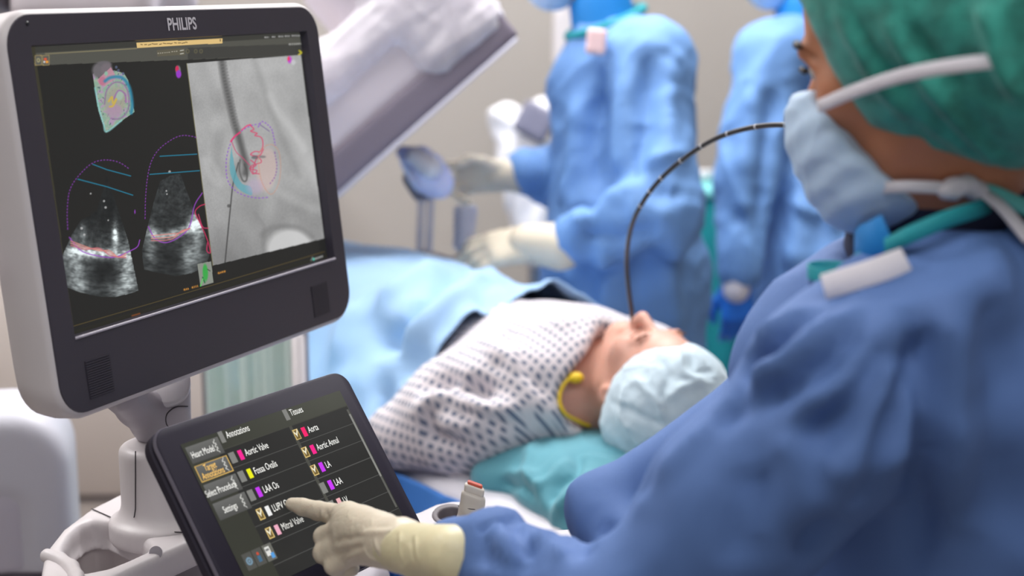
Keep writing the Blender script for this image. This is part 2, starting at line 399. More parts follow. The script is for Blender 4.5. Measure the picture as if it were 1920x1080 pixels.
def mat_dots():
    m = bpy.data.materials.new('dotted_gown_fabric'); m.use_nodes = True; nt = m.node_tree; b = nt.nodes['Principled BSDF']; b.inputs['Roughness'].default_value = .8; b.inputs['Sheen Weight'].default_value = .2
    uv = nt.nodes.new('ShaderNodeUVMap'); sp = nt.nodes.new('ShaderNodeSeparateXYZ'); nt.links.new(uv.outputs[0], sp.inputs[0]); outs = []
    for ax in (0, 1):
        fr = nt.nodes.new('ShaderNodeMath'); fr.operation = 'FRACT'; nt.links.new(sp.outputs[ax], fr.inputs[0])
        s = nt.nodes.new('ShaderNodeMath'); s.operation = 'SUBTRACT'; s.inputs[1].default_value = .5; nt.links.new(fr.outputs[0], s.inputs[0])
        a = nt.nodes.new('ShaderNodeMath'); a.operation = 'ABSOLUTE'; nt.links.new(s.outputs[0], a.inputs[0])
        r = nt.nodes.new('ShaderNodeMapRange'); r.inputs['From Min'].default_value = .20; r.inputs['From Max'].default_value = .32; r.inputs['To Min'].default_value = 1; r.inputs['To Max'].default_value = 0
        nt.links.new(a.outputs[0], r.inputs[0]); outs.append(r.outputs[0])
    mu = nt.nodes.new('ShaderNodeMath'); mu.operation = 'MULTIPLY'; nt.links.new(outs[0], mu.inputs[0]); nt.links.new(outs[1], mu.inputs[1])
    mx = nt.nodes.new('ShaderNodeMix'); mx.data_type = 'RGBA'; mx.inputs[6].default_value = (*lin((222, 214, 218)), 1); mx.inputs[7].default_value = (*lin((108, 118, 142)), 1)
    nt.links.new(mu.outputs[0], mx.inputs[0]); nt.links.new(mx.outputs[2], b.inputs['Base Color']); return m
M_dots = mat_dots()
def mat_film(name, rgb, dens):
    m = bpy.data.materials.new(name); m.use_nodes = True; nt = m.node_tree; nt.nodes.clear()
    o = nt.nodes.new('ShaderNodeOutputMaterial'); mx = nt.nodes.new('ShaderNodeMixShader'); t = nt.nodes.new('ShaderNodeBsdfTransparent'); mx.inputs[0].default_value = dens
    d = nt.nodes.new('ShaderNodeBsdfPrincipled'); d.inputs['Base Color'].default_value = (*lin(rgb), 1); d.inputs['Roughness'].default_value = .22
    tc = nt.nodes.new('ShaderNodeTexCoord'); n = nt.nodes.new('ShaderNodeTexNoise'); n.inputs['Scale'].default_value = 9; n.inputs['Detail'].default_value = 4; nt.links.new(tc.outputs['Object'], n.inputs[0])
    lw = nt.nodes.new('ShaderNodeLayerWeight'); lw.inputs[0].default_value = .35
    ad = nt.nodes.new('ShaderNodeMath'); ad.operation = 'MULTIPLY_ADD'; ad.inputs[1].default_value = .9; ad.inputs[2].default_value = dens-.3; ad.use_clamp = True
    nt.links.new(n.outputs[0], ad.inputs[0]); a2 = nt.nodes.new('ShaderNodeMath'); a2.operation = 'ADD'; a2.use_clamp = True; nt.links.new(ad.outputs[0], a2.inputs[0])
    lm = nt.nodes.new('ShaderNodeMath'); lm.operation = 'MULTIPLY'; lm.inputs[1].default_value = .5; nt.links.new(lw.outputs['Facing'], lm.inputs[0]); nt.links.new(lm.outputs[0], a2.inputs[1])
    nt.links.new(a2.outputs[0], mx.inputs[0]); nt.links.new(t.outputs[0], mx.inputs[1]); nt.links.new(d.outputs[0], mx.inputs[2]); nt.links.new(mx.outputs[0], o.inputs[0]); return m
M_film = mat_film('clear_plastic_film', (245, 242, 250), .36)
M_gfilm = mat_film('green_tinted_film', (212, 232, 226), .80)
M_pfilm = mat_film('lavender_film', (178, 180, 240), .75)
M_clear = mat_film('clear_rigid_plastic', (190, 190, 205), .35)

# ------------------------------------------------------------------ room
I3 = Fr((0, 0, 0), (1, 0, 0), (0, 1, 0), (0, 0, 1))
obj('floor', *box(I3, (-3.2, -1.6, -.1), (3.4, 5.3, 0)), M_floor, smooth=False, kind='structure')
obj('ceiling', *box(I3, (-3.2, -1.6, 3.0), (3.4, 5.3, 3.1)), M_ceil, smooth=False, kind='structure')
obj('wall_back', *box(I3, (-3.2, 5.1, 0), (3.4, 5.25, 3.0)), M_wall, smooth=False, kind='structure')
obj('wall_left', *box(I3, (-3.3, -1.6, 0), (-3.15, 5.1, 3.0)), M_wall, smooth=False, kind='structure')
obj('wall_right', *box(I3, (3.3, -1.6, 0), (3.45, 5.1, 3.0)), M_wall, smooth=False, kind='structure')
obj('baseboard_back', *box(I3, (-3.15, 5.075, 0), (3.3, 5.1, .09), .004), M_grey, smooth=False, kind='structure')
M_lamp = mat('lit_diffuser', (255, 252, 248), .5, emit=3.0)
for k, (x, y, a, b) in enumerate(((.15, 3.1, 2.0, 1.6), (-1.7, 2.3, 1.2, 1.6), (-.1, 4.6, 3.0, .5), (.2, .3, 1.6, 1.0))):
    cl = empty('ceiling_light', (x, y, 3.0), ['large flush ceiling light panel above the patient', 'flush ceiling light panel above the white cabinet side', 'long narrow ceiling light panel by the back wall', 'ceiling light panel above the ultrasound screen'][k], 'ceiling light')
    obj('frame', *box(I3, (x-a/2-.03, y-b/2-.03, 2.985), (x+a/2+.03, y+b/2+.03, 3.0)), M_white, cl, smooth=False)
    obj('diffuser', *box(I3, (x-a/2, y-b/2, 2.975), (x+a/2, y+b/2, 2.986)), M_lamp, cl, smooth=False)
# white cabinet by the back wall, left
cb = empty('storage_cabinet', (-1.6, 4.7, 0), 'low white storage cabinet against the back wall behind the touch panel', 'cabinet')
obj('body', *box(I3, (-2.9, 4.5, .02), (-.66, 5.05, 1.02), .02), mat('cream_laminate', (222, 212, 206), .5), cb)
obj('plinth', *box(I3, (-2.88, 4.53, 0), (-.68, 5.04, .04)), M_grey, cb)
# ------------------------------------------------------------------ ultrasound machine
us = empty('ultrasound_machine', (-.42, 1.62, 0), 'white and charcoal ultrasound machine with tilted monitor above a slanted touch panel', 'ultrasound machine')
MF = Fr((-0.34764507, 1.65248527, 1.41792789), (.4293, .9031, 0), (-.1029, .0489, .9935), (.8972, -.4265, .1139))
MF.y = nrm(np.cross(MF.z, MF.x)); MF.x = nrm(np.cross(MF.y, MF.z))
u0, u1, v0, v1 = -.268, .266, -.2185, .1722
def R(fr, x0, y0, x1, y1, r, z, n=8): q = rrect(x0, y0, x1, y1, r, n); return fr(np.c_[q, np.full(len(q), z)])
zB = .006
# shell: light lip round the bezel, swelling back then closing behind
sh = [R(MF, u0, v0, u1, v1, .034, zB-.0015), R(MF, u0-.003, v0-.003, u1+.003, v1+.003, .037, zB-.003), R(MF, u0-.005, v0-.006, u1+.004, v1+.005, .039, zB-.008), R(MF, u0-.008, v0-.006, u1+.002, v1+.004, .042, zB-.03),
      R(MF, u0-.007, v0-.004, u1-.002, v1+.000, .045, zB-.048), R(MF, u0+.006, v0+.012, u1-.012, v1-.012, .045, zB-.062), R(MF, u0+.05, v0+.06, u1-.05, v1-.05, .05, zB-.075)]
mon = obj('monitor_housing', *loft(sh, False, True), M_white, us); flat_shade_angle(mon, 50)
M_sw, M_sh_ = .2375, .1417
SX0, SX1, SY0, SY1 = -.2375, .2405, -.1425, .1425          # opening in the bezel
def ring(x0, y0, x1, y1, z): # rectangle resampled to match a rounded rect of n=8
    out = []
    for cx, cy in ((x1, y1), (x0, y1), (x0, y0), (x1, y0)): out += [(cx, cy)]*9
    q = np.array(out, float); d = rrect(x0, y0, x1, y1, .0015, 8); return MF(np.c_[d, np.full(len(q), z)])
bz = loft([R(MF, u0, v0, u1, v1, .034, zB-.002), R(MF, u0+.0006, v0+.0006, u1-.0006, v1-.0006, .0334, zB), ring(SX0, SY0, SX1, SY1, zB), ring(SX0+.0003, SY0+.0003, SX1-.0003, SY1-.0003, zB-.0012), ring(SX0+.001, SY0+.001, SX1-.001, SY1-.001, -.006)], False, False)
b = obj('bezel', *bz, M_bezel, mon); flat_shade_angle(b, 25)
obj('bezel_trim', *tube([MF(SX0, SY0-.0008, zB), MF(SX0+.01, SY0-.0008, zB), MF(SX1-.01, SY0-.0008, zB), MF(SX1, SY0-.0008, zB)], .0016, 8), mat('silver_trim', (190, 184, 196), .35), mon)
V, Fc = text('PHILIPS', MF, -.0045, .1564, .0185, None, None, '', off=zB+.0006, sx=.86, bold=.00045, align='CENTER')
obj('logo', V, Fc, mat('silver_print', (214, 210, 216), .5), mon, smooth=False, label='pale maker name above the screen')
for uu in (-.2115, .197):
    g = box(MF, (uu-.0185, -.2072, zB-.0002), (uu+.0185, -.1684, zB+.0003))
    parts = [g]
    sg = obj('speaker_grille', *join(parts), mat('grille_dark', (44, 40, 50), .6), mon, smooth=False)
    sl = [box(MF, (uu-.0175, -.2065+i*.00245, zB+.0003), (uu+.0175, -.2065+i*.00245+.0011, zB+.0009)) for i in range(16)]
    obj('grille_slats', *join(sl), M_bezel, mon, smooth=False)
obj('status_lamp', *box(MF, (u1-.001, -.165, -.001), (u1+.0052, -.106, zB-.0035), .0015), M_red, mon, label='red strip on the side')
obj('camera_dot', *cyl(MF(-.238, .1633, zB-.0005), MF(-.238, .1633, zB+.0003), .0024, n=16), M_black, mon)
obj('side_knob', *cyl(MF(u0-.03, -.07, -.066), MF(u0-.035, -.07, -.03), .012, n=20, bev=1), M_lgrey, mon)

# ---- screen pictures: colours worked out per point of a fine grid on the display surface
class Cv:
    def __init__(s, X, Y): s.X = X; s.Y = Y; s.c = np.zeros((len(X), 3))
    def put(s, m, col, a=1.0):
        a = (np.asarray(m, float)*a)[:, None]; s.c = s.c*(1-a)+np.asarray(col, float)*a
    def inpoly(s, pts):
        p = np.asarray(pts, float); r = np.zeros(len(s.X), bool); j = len(p)-1
        for i in range(len(p)):
            (xi, yi), (xj, yj) = p[i], p[j]; c = ((yi > s.Y) != (yj > s.Y)) & (s.X < (xj-xi)*(s.Y-yi)/((yj-yi) or 1e-9)+xi); r ^= c; j = i
        return r
    def line(s, pts, w, col, a=1.0, dash=0, smooth=True):
        P = spline(pts, 8) if smooth and len(pts) > 2 else np.asarray(pts, float); acc = 0.
        best = np.full(len(s.X), 1e9); arc = np.zeros(len(s.X))
        for i in range(len(P)-1):
            e = P[i+1]-P[i]; L = np.hypot(*e); lo = np.minimum(P[i], P[i+1])-w*2-1; hi = np.maximum(P[i], P[i+1])+w*2+1
            k = np.flatnonzero((s.X > lo[0]) & (s.X < hi[0]) & (s.Y > lo[1]) & (s.Y < hi[1]))
            t = np.clip(((s.X[k]-P[i][0])*e[0]+(s.Y[k]-P[i][1])*e[1])/(L*L+1e-9), 0, 1)
            d = np.hypot(s.X[k]-P[i][0]-t*e[0], s.Y[k]-P[i][1]-t*e[1]); b = d < best[k]; best[k[b]] = d[b]; arc[k[b]] = acc+t[b]*L; acc += L
        m = np.clip(1.2-best/w, 0, 1)
        if dash: m = m*((arc % dash) < dash*.6)
        s.put(m, col, a)
    def blob(s, x, y, rx, ry, col, a=1., rot=0, soft=.35):
        c, q = math.cos(rot), math.sin(rot); dx = s.X-x; dy = s.Y-y; d = np.sqrt(((dx*c+dy*q)/rx)**2+((-dx*q+dy*c)/ry)**2)
        s.put(np.clip((1-d)/soft, 0, 1), col, a)
    def n(s, sc, seed=0, sx=1, sy=1, rot=0):
        c, q = math.cos(rot), math.sin(rot); x = s.X*c+s.Y*q; y = -s.X*q+s.Y*c
        return noise(np.stack([x/sc*sx+seed*7.3, y/sc*sy+3.1*seed, np.full(len(x), seed*1.7)], 1))
    def fbm(s, sc, seed=0, **k): return s.n(sc, seed, **k)+.5*s.n(sc/2, seed+1, **k)+.25*s.n(sc/4.1, seed+2, **k)
def screen_grid(fr, x0, y0, x1, y1, nx, ny, z):
    xs = np.linspace(x0, x1, nx); ys = np.linspace(y0, y1, ny); gx, gy = np.meshgrid(xs, ys); V = fr(np.stack([gx.ravel(), gy.ravel(), np.full(nx*ny, z)], 1))
    i = np.arange(nx*ny).reshape(ny, nx); Q = np.stack([i[:-1, :-1], i[:-1, 1:], i[1:, 1:], i[1:, :-1]], -1).reshape(-1, 4); return V, Q
def set_picture(o, c):
    a = o.data.color_attributes.new('picture', 'FLOAT_COLOR', 'POINT'); a.data.foreach_set('color', np.c_[lin(np.clip(c, 0, 255)), np.ones(len(c))].astype(np.float32).ravel())

SZ = -.0045
V, Q = screen_grid(MF, -.2385, -.1435, .2415, .1435, 700, 560, SZ)
X, Y, _ = proj(V); cv = Cv(X, Y)
cv.c[:] = (38, 38, 37)
cv.c += np.clip((330-Y)/300, 0, 1)[:, None]*np.array([14, 14, 13])*np.clip((X-60)/500, .2, 1)[:, None]  # room reflection painted into the picture, brighter toward the upper right
yt = lambda x, a, b: a+(b-a)*(x-52)/(563-52)                    # a line running along the top
cv.put(Y < yt(X, 104, 70), (62, 62, 58)); cv.put((Y >= yt(X, 101, 69)) & (Y < yt(X, 123, 104)), (84, 84, 78))
cv.put((Y >= yt(X, 101, 82)) & (Y < yt(X, 123, 103)) & (X > 352), (66, 66, 63)); cv.line([(85, 101), (256, 91)], 1.2, (150, 140, 105), .8)
cv.put(cv.inpoly([(256, 80), (417, 72), (417, 81), (257, 90)]), (222, 190, 128))
for k, x in enumerate(range(264, 350, 7)): cv.line([(x, 84.5-(x-256)*.05+(k % 3-1)), (x+3+(k*5) % 4, 84.3-(x-256)*.05)], .9, (90, 74, 50))
cv.line([(413, 74), (413, 77)], 1, (60, 50, 40))
cv.put(cv.inpoly([(294, 94), (346, 90), (347, 103), (295, 106)]), (96, 92, 78)); cv.line([(296, 100), (318, 98)], 1.1, (170, 165, 150), dash=4, smooth=False); cv.line([(322, 97), (333, 96)], 1.1, (170, 165, 150), dash=4, smooth=False)
cv.line([(338, 95), (344, 94)], 1, (200, 200, 190)); cv.line([(338, 101), (344, 100)], 1, (200, 200, 190))
for x in (352, 367, 377): cv.blob(x, 96, 4, 5, (120, 112, 80), .7); cv.blob(x, 96, 2.6, 3.4, (70, 70, 64), .9)
for a, b_ in ((497, 503), (511, 516), (523, 530), (535, 542), (548, 561)): cv.line([(a, 70-(a-497)*.06), (b_, 70-(a-497)*.06)], 1.6, (205, 205, 205), .9, dash=3, smooth=False)
cv.line([(543, 83), (563, 82)], 2.2, (200, 200, 195), .8, dash=4, smooth=False); cv.line([(561, 95), (565, 99), (560, 103), (563, 107)], 1.6, (225, 215, 50))
# left tool strip
cv.put(X < 68+(Y-110)*.139, (60, 58, 46)); cv.blob(56, 110, 4, 6, (150, 195, 240)); cv.line([(58, 114), (62, 119)], 1.2, (220, 220, 160))
for x in (72, 86):
    cv.put((abs(X-x) < 6.6) & (abs(Y-113) < 9.5), (160, 142, 96)); cv.put((abs(X-x) < 5.6) & (abs(Y-113) < 8.3), (92, 92, 86))
cv.blob(72, 113, 3.5, 4.5, (200, 190, 140)); cv.blob(72, 113, 2, 3, (80, 80, 70)); cv.blob(85, 111, 3.5, 3, (220, 90, 60)); cv.blob(88, 116, 3, 3, (240, 160, 60)); cv.blob(83, 116, 2, 2, (230, 230, 230))
for x, y, c in ((61, 134, (150, 146, 100)), (63, 151, (150, 80, 60)), (65, 166, (215, 160, 80)), (65, 170, (200, 60, 60)), (68, 187, (220, 210, 150)), (71, 211, (110, 110, 86)), (120, 562, (160, 200, 235)), (123, 583, (210, 205, 120)), (127, 605, (110, 100, 80)), (129, 622, (130, 110, 80))): cv.blob(x, y, 4, 5, c, .95)
# X-ray view on the right
xr = [(350, 119), (564, 103), (608, 447), (399, 498)]
m = cv.inpoly(xr); g = 168+24*cv.fbm(95, 3)-26*np.clip((Y-330)/160, 0, 1)+10*cv.n(30, 5)+9*cv.n(2.6, 8)+7*cv.n(1.8, 9)
g += 10*(cv.n(60, 12, sx=2.2, sy=.5, rot=-.45)); cvg = np.repeat(np.clip(g, 60, 225)[:, None], 3, 1); cv.c = np.where(m[:, None], cvg, cv.c)
def xl(*a, **k): # draw only inside the x-ray
    old = cv.c.copy(); cv.line(*a, **k); cv.c = np.where(m[:, None], cv.c, old)
def xb(*a, **k):
    old = cv.c.copy(); cv.blob(*a, **k); cv.c = np.where(m[:, None], cv.c, old)
xl([(478, 108), (495, 150), (510, 185), (545, 240), (575, 290), (600, 340)], 16, (205, 205, 205), .28); xl([(505, 180), (520, 210), (545, 240), (570, 280)], 9, (215, 215, 215), .25)
xl([(475, 110), (490, 150), (505, 200), (530, 260), (560, 330)], 8, (120, 120, 120), .22)
xb(408, 280, 16, 48, (120, 120, 120), .28, .15, .7); xb(470, 245, 90, 40, (140, 140, 140), .2, 0, .8)
xl([(385, 300), (395, 330), (412, 345), (405, 320), (392, 300)], 9, (205, 205, 205), .25); xl([(510, 350), (560, 380), (606, 395)], 11, (200, 200, 200), .25)
xb(545, 470, 52, 46, (212, 212, 212), .8, .2, .25); xl([(492, 440), (500, 432), (520, 425), (560, 428), (585, 445)], 7, (110, 110, 110), .35); xl([(478, 400), (495, 425), (493, 455), (500, 490)], 5, (125, 125, 125), .3)
xb(460, 400, 28, 60, (135, 135, 135), .3, 0, .8); xb(430, 460, 40, 60, (120, 120, 120), .3, 0, .8)
xl([(415, 108), (421, 150), (430, 190), (438, 225), (447, 255), (455, 285), (461, 310), (460, 325)], 8.5, (88, 88, 88), .88)
for y in range(118, 240, 6): x = 415+(y-108)*.2; xl([(x-6, y+2), (x+7, y-1)], 1.1, (122, 122, 122), .8)
xl([(450, 300), (449, 320), (455, 338), (462, 338), (463, 322), (458, 308)], 2.2, (80, 80, 80), .75)
xl([(447, 305), (437, 345), (432, 390), (427, 440), (422, 492)], 1.6, (60, 60, 60), .85); xb(429, 386, 4, 4, (60, 60, 60), .6)
xb(443, 330, 14, 40, (100, 100, 100), .35, .2, .7)
teal = [(434, 275), (431, 300), (432, 325), (440, 345), (452, 358), (472, 366), (470, 350), (455, 345), (444, 328), (438, 300)]
cv.put(cv.inpoly(spline(teal+[teal[0]], 5)) & m, (92, 165, 180), .75)
xb(500, 318, 21, 46, (205, 178, 172), .6, .08, .25); xb(478, 350, 20, 20, (185, 165, 195), .5, 0, .5)
xl([(488, 232), (470, 236), (450, 248), (434, 266), (425, 295), (425, 330), (434, 350), (452, 364), (480, 371), (503, 370)], 1.2, (140, 80, 200), .95, dash=7)
xl([(450, 248), (440, 256), (433, 265)], 2, (225, 60, 110)); xl([(453, 244), (463, 236), (470, 234)], 1.6, (225, 70, 120))
xl([(468, 234), (476, 242), (470, 246), (482, 250), (478, 254), (490, 258), (493, 272), (488, 284), (478, 284), (470, 290), (486, 292), (494, 280)], 1.3, (215, 60, 100), .9)
xl([(484, 238), (492, 228), (508, 240), (513, 256), (516, 272)], 1.2, (140, 70, 200), dash=6); xl([(488, 234), (505, 246)], 1, (110, 90, 140))
xl([(434, 265), (443, 285), (455, 296), (468, 310)], 1, (200, 70, 110), .9)
xl([(470, 300), (480, 310), (468, 316), (482, 320), (474, 326), (470, 312), (490, 304), (482, 296), (474, 322), (486, 326)], 1.2, (205, 55, 95), .85); xb(478, 295, 8, 4, (90, 90, 95), .7); xb(492, 294, 8, 3, (100, 100, 105), .6)
xl([(500, 272), (485, 290), (488, 330), (498, 355), (510, 364), (522, 345), (526, 315), (523, 285), (512, 272), (500, 272)], 1.1, (205, 140, 110), .9, dash=4)
xl([(515, 285), (519, 310), (516, 330), (506, 345)], 1.1, (120, 60, 160), .9, dash=6)
xb(543, 112, 5, 8, (190, 80, 200)); xb(541, 110, 2.5, 5, (235, 60, 90)); xb(550, 117, 5, 6, (205, 205, 210), .7)
cv.line([(350, 119), (399, 498)], 1, (120, 115, 80), .8, smooth=False)
# heart model top left
he = [(174, 139), (180, 133), (186, 150), (196, 137), (214, 132), (232, 137), (240, 150), (246, 178), (252, 210), (232, 224), (199, 249), (192, 230), (184, 205), (178, 170)]
cv.put(cv.inpoly(he), (140, 170, 150)); k = cv.inpoly(he); cv.put(k & (cv.fbm(7, 31) > .05), (158, 172, 156)); cv.put(k & (cv.fbm(9, 44) > .15), (170, 150, 175)); cv.put(k & (cv.fbm(5, 47) > .35), (100, 120, 120)); cv.line([(178, 165), (186, 205), (194, 232), (200, 247), (228, 226)], 2.2, (140, 200, 200), .8)
cv.blob(187, 132, 17, 18, (108, 104, 108)); cv.blob(196, 120, 16, 7, (104, 100, 104)); cv.blob(200, 130, 13, 14, (116, 108, 114)); cv.put(cv.inpoly([(182, 150), (208, 126), (219, 146), (196, 162), (186, 158)]), (190, 140, 156), .9); cv.blob(192, 152, 8, 10, (185, 110, 135), .8)
cv.line([(197, 152), (206, 146), (220, 144), (232, 148), (243, 165), (248, 195), (246, 212)], 4, (50, 130, 160), .9)
cv.blob(216, 190, 24, 34, (160, 156, 140), .8, .25); cv.line([(196, 195), (200, 170), (214, 155), (232, 158), (241, 178), (240, 205), (226, 222), (208, 222)], 2, (140, 110, 150), .8); cv.blob(214, 208, 18, 16, (172, 140, 172), .7); cv.blob(224, 178, 9, 12, (160, 180, 165)); cv.line([(212, 188), (222, 170), (234, 176), (236, 192)], 2, (150, 100, 160), .8)
cv.line([(204, 190), (210, 182), (212, 194), (218, 186), (212, 198), (206, 200)], 2.4, (200, 172, 80)); cv.blob(199, 138, 4, 5, (140, 180, 160))
for x, y in ((222, 132), (231, 138), (218, 126)): cv.blob(x, y, 3, 3.4, (90, 100, 130), .8)
cv.blob(334, 132, 6, 11, (120, 120, 120)); cv.blob(332, 129, 4, 7, (205, 50, 90)); cv.blob(335, 139, 6, 9, (150, 60, 195))
# ultrasound fans
def fan(pts, apex, bright, seed):
    mm = cv.inpoly(pts); dx = X-apex[0]; dy = Y-apex[1]; r = np.hypot(dx, dy); th_ = np.arctan2(dx, dy)
    pol = noise(np.stack([th_*14+seed, r/7, np.full(len(X), seed*.7)], 1))+.6*noise(np.stack([th_*34+seed, r/3.2, np.full(len(X), seed*.9)], 1))
    v = bright(r, th_)*(1+.9*pol); v = np.clip(v, 0, 225); cv.c = np.where(mm[:, None], np.maximum(cv.c*.6, np.stack([v*.96+26, v+28, v*1.0+29], 1)), cv.c)
ga = lambda x, a, s: np.exp(-((x-a)/s)**2)
seg = lambda P, w: (lambda q: q)(P)
fan([(182, 395), (200, 330), (222, 395), (240, 450), (260, 545), (245, 550), (215, 557), (185, 556), (150, 548), (124, 538), (117, 480), (135, 440), (150, 415)], (195, 300),
    lambda r, t: 10+10*cv.n(26, 61)+150*ga(Y, 475+.06*(X-180), 9)*ga(X, 180, 60)+95*ga(X, 140, 22)*ga(Y, 500, 45)+120*ga(X, 240, 18)*ga(Y, 510, 45)+60*ga(X, 150, 26)*ga(Y, 540, 18)+70*ga(X, 222, 30)*ga(Y, 545, 16)+190*ga(X, 216, 5)*ga(Y, 442, 22)+60*ga(X, 155, 6)*ga(Y, 435, 12)+30*ga(Y, 460, 30), 1.)
fan([(300, 340), (318, 330), (338, 325), (360, 385), (380, 430), (393, 478), (385, 500), (360, 512), (330, 518), (290, 510), (270, 505), (266, 470), (278, 420), (288, 380)], (320, 250),
    lambda r, t: 26+10*cv.n(22, 71)-14*ga(X, 325, 30)*ga(Y, 490, 22)+120*ga(Y, 445-.5*abs(X-310)**1.05*.6, 9)*ga(X, 325, 55)+150*ga(X, 370, 14)*ga(Y, 420, 22)+60*ga(X, 282, 12)*ga(Y, 460, 36)+85*ga(X, 352, 14)*ga(Y, 485, 30)+60*ga(X, 370, 12)*ga(Y, 470, 26), 5.)
for x, y, q in ((170, 363, 2), (195, 377, 2.5), (198, 389, 2.8), (203, 413, 1.8), (318, 322, 3), (312, 358, 2), (313, 364, 1.8), (153, 428, 3), (158, 440, 2.6)): cv.blob(x, y, q, q, (190, 190, 190), .8)
PU = (130, 60, 165)
cv.line([(127, 430), (126, 395), (130, 360), (143, 335), (170, 308), (195, 300), (222, 304), (243, 317)], 1.2, PU, .95, dash=6); cv.line([(130, 445), (152, 470), (185, 480), (215, 482), (245, 470), (258, 462), (262, 450)], 1.3, (150, 70, 190))
cv.line([(174, 308), (200, 318), (245, 330)], 1.2, (40, 130, 160), smooth=False); cv.line([(146, 336), (200, 350), (249, 366)], 1.2, (40, 130, 160), smooth=False); cv.blob(253, 397, 1.5, 5, PU)
for dz, c in ((0, (215, 140, 130)), (4, (225, 150, 140)), (8, (200, 110, 120))): cv.line([(133, 452+dz), (160, 462+dz*.7), (185, 470-dz*.6), (205, 470+dz), (222, 482), (236, 475+dz)], 1.4, c, .9)
cv.line([(272, 410), (273, 370), (277, 330), (285, 300), (300, 278), (325, 260), (343, 254), (362, 256), (368, 258)], 1.2, PU, .95, dash=6); cv.line([(300, 293), (369, 289)], 1.2, (40, 130, 160)); cv.line([(281, 327), (374, 320)], 1.2, (40, 130, 160))
cv.line([(278, 425), (290, 446), (310, 455), (335, 445), (355, 425), (365, 385), (379, 362)], 1.4, (150, 70, 190), .9)
for dz, c in ((0, (215, 140, 130)), (5, (225, 150, 140)), (9, (200, 120, 120))): cv.line([(284, 442+dz), (305, 440+dz*1.2), (325, 438+dz), (340, 436-dz*.3), (356, 428)], 1.3, c, .9)
cv.line([(384, 383), (374, 387), (366, 398), (375, 418), (385, 440), (392, 460), (394, 474), (388, 470), (389, 455)], 1.4, (205, 50, 95), .9); cv.line([(372, 402), (380, 425), (390, 428)], 1.2, (210, 60, 110), .9)
cv.put(cv.inpoly([(370, 495), (396, 490), (400, 530), (376, 537)]), (138, 142, 134)); cv.blob(385, 511, 6, 19, (60, 165, 75), 1, -.05); cv.line([(380, 520), (384, 530)], 1.5, (20, 110, 50)); cv.line([(389, 505), (394, 508)], 1, (50, 60, 50)); cv.line([(376, 536), (381, 522)], 1.6, (80, 220, 90), dash=4)
cv.put(Y > 632+(X-130)*(-.304)-10, (42, 41, 36)); cv.line([(133, 613), (300, 564), (608, 472)], .8, (110, 92, 50), .8, smooth=False)
for pts in ([(346, 543), (354, 541)], [(361, 539), (372, 536)], [(410, 512), (417, 510)], [(421, 509), (423, 509)]): cv.line(pts, 2.6, (205, 140, 60), .95, dash=3, smooth=False)
cv.line([(248, 592), (262, 588)], 2, (120, 70, 40)); cv.line([(583, 489), (586, 482)], 1, (140, 140, 140)); cv.blob(588, 486, 2.5, 3.5, (90, 190, 170)); cv.line([(592, 485), (606, 480)], 2.2, (190, 190, 190), dash=3, smooth=False)
scr = obj('screen', V, Q, mat_vcol('monitor_picture', 1.0), mon, smooth=False, label='lit screen with heart model, two grey scan fans and an x-ray view'); set_picture(scr, cv.c)
obj('screen_frame', *loft([R(MF, SX0-.004, SY0-.004, SX1+.004, SY1+.004, .002, SZ-.004), R(MF, SX0-.004, SY0-.004, SX1+.004, SY1+.004, .002, SZ-.0008)]), M_black, mon, smooth=False)

# ---- touch panel
TW, TH = .235, .1559
import_c = np.array([-0.21914629, 0.20035927, 1.52938576])
r_ = np.array([-0.35829703, -0.90214058, -0.38077171]); an = np.linalg.norm(r_); kx = r_/an; Kx = np.array([[0, -kx[2], kx[1]], [kx[2], 0, -kx[0]], [-kx[1], kx[0], 0]]); Rm = np.eye(3)+math.sin(an)*Kx+(1-math.cos(an))*Kx@Kx
TF = Fr(CAM+cvec(import_c), cvec(Rm[:, 0]), cvec(-Rm[:, 1]), cvec(-Rm[:, 2]))
t0, t1, w0, w1 = -.1422, .1375, -.1050, .0972
tp = [R(TF, t0, w0, t1, w1, .017, 0), R(TF, t0-.0012, w0-.0012, t1+.0012, w1+.0012, .018, -.001), R(TF, t0-.002, w0-.002, t1+.002, w1+.002, .019, -.004), R(TF, t0-.001, w0-.001, t1+.001, w1+.001, .02, -.0095),
      R(TF, t0-.0035, w0-.003, t1+.0025, w1+.002, .021, -.011), R(TF, t0-.003, w0-.002, t1+.002, w1+.001, .021, -.02), R(TF, t0+.012, w0+.012, t1-.012, w1-.012, .02, -.03)]
tpo = obj('touch_panel', *loft(tp), mat('dark_charcoal_plastic', (46, 42, 56), .6, spec=.25), us); flat_shade_angle(tpo, 40)
obj('panel_trim', *loft([R(TF, t0-.0012, w0-.0012, t1+.0012, w1+.0012, .018, -.0008), R(TF, t0-.0026, w0-.0026, t1+.0026, w1+.0026, .0195, -.0042), R(TF, t0-.0022, w0-.0022, t1+.0022, w1+.0022, .0195, -.0052)], False, False), mat('dark_silver_edge', (120, 116, 130), .35), tpo)
V, Q = screen_grid(TF, -TW/2, -TH/2-.004, TW/2, TH/2, 640, 460, .0006); X, Y, _ = proj(V); cv = Cv(X, Y); L_ = TF.loc(V); lx, ly = L_[:, 0], L_[:, 1]
cv.c[:] = (58, 59, 52); cv.c += (np.clip((ly+.02)/.1, 0, 1)*26)[:, None]*np.clip((lx+.1)/.2, 0.15, 1)[:, None]
T = lambda x, y: TF.px(x, y, .0006)
def rect(a, b, col, al=1, r=0): cv.put((lx > a[0]) & (lx < b[0]) & (ly < a[1]) & (ly > b[1]), col, al)
colx = T(425, 862)[0]; top = T(690*1/1, 0)[1] if False else .0
xa = T(419, 866)[0]; xm = T(538, 800)[0]; xend = T(650, 760)[0]
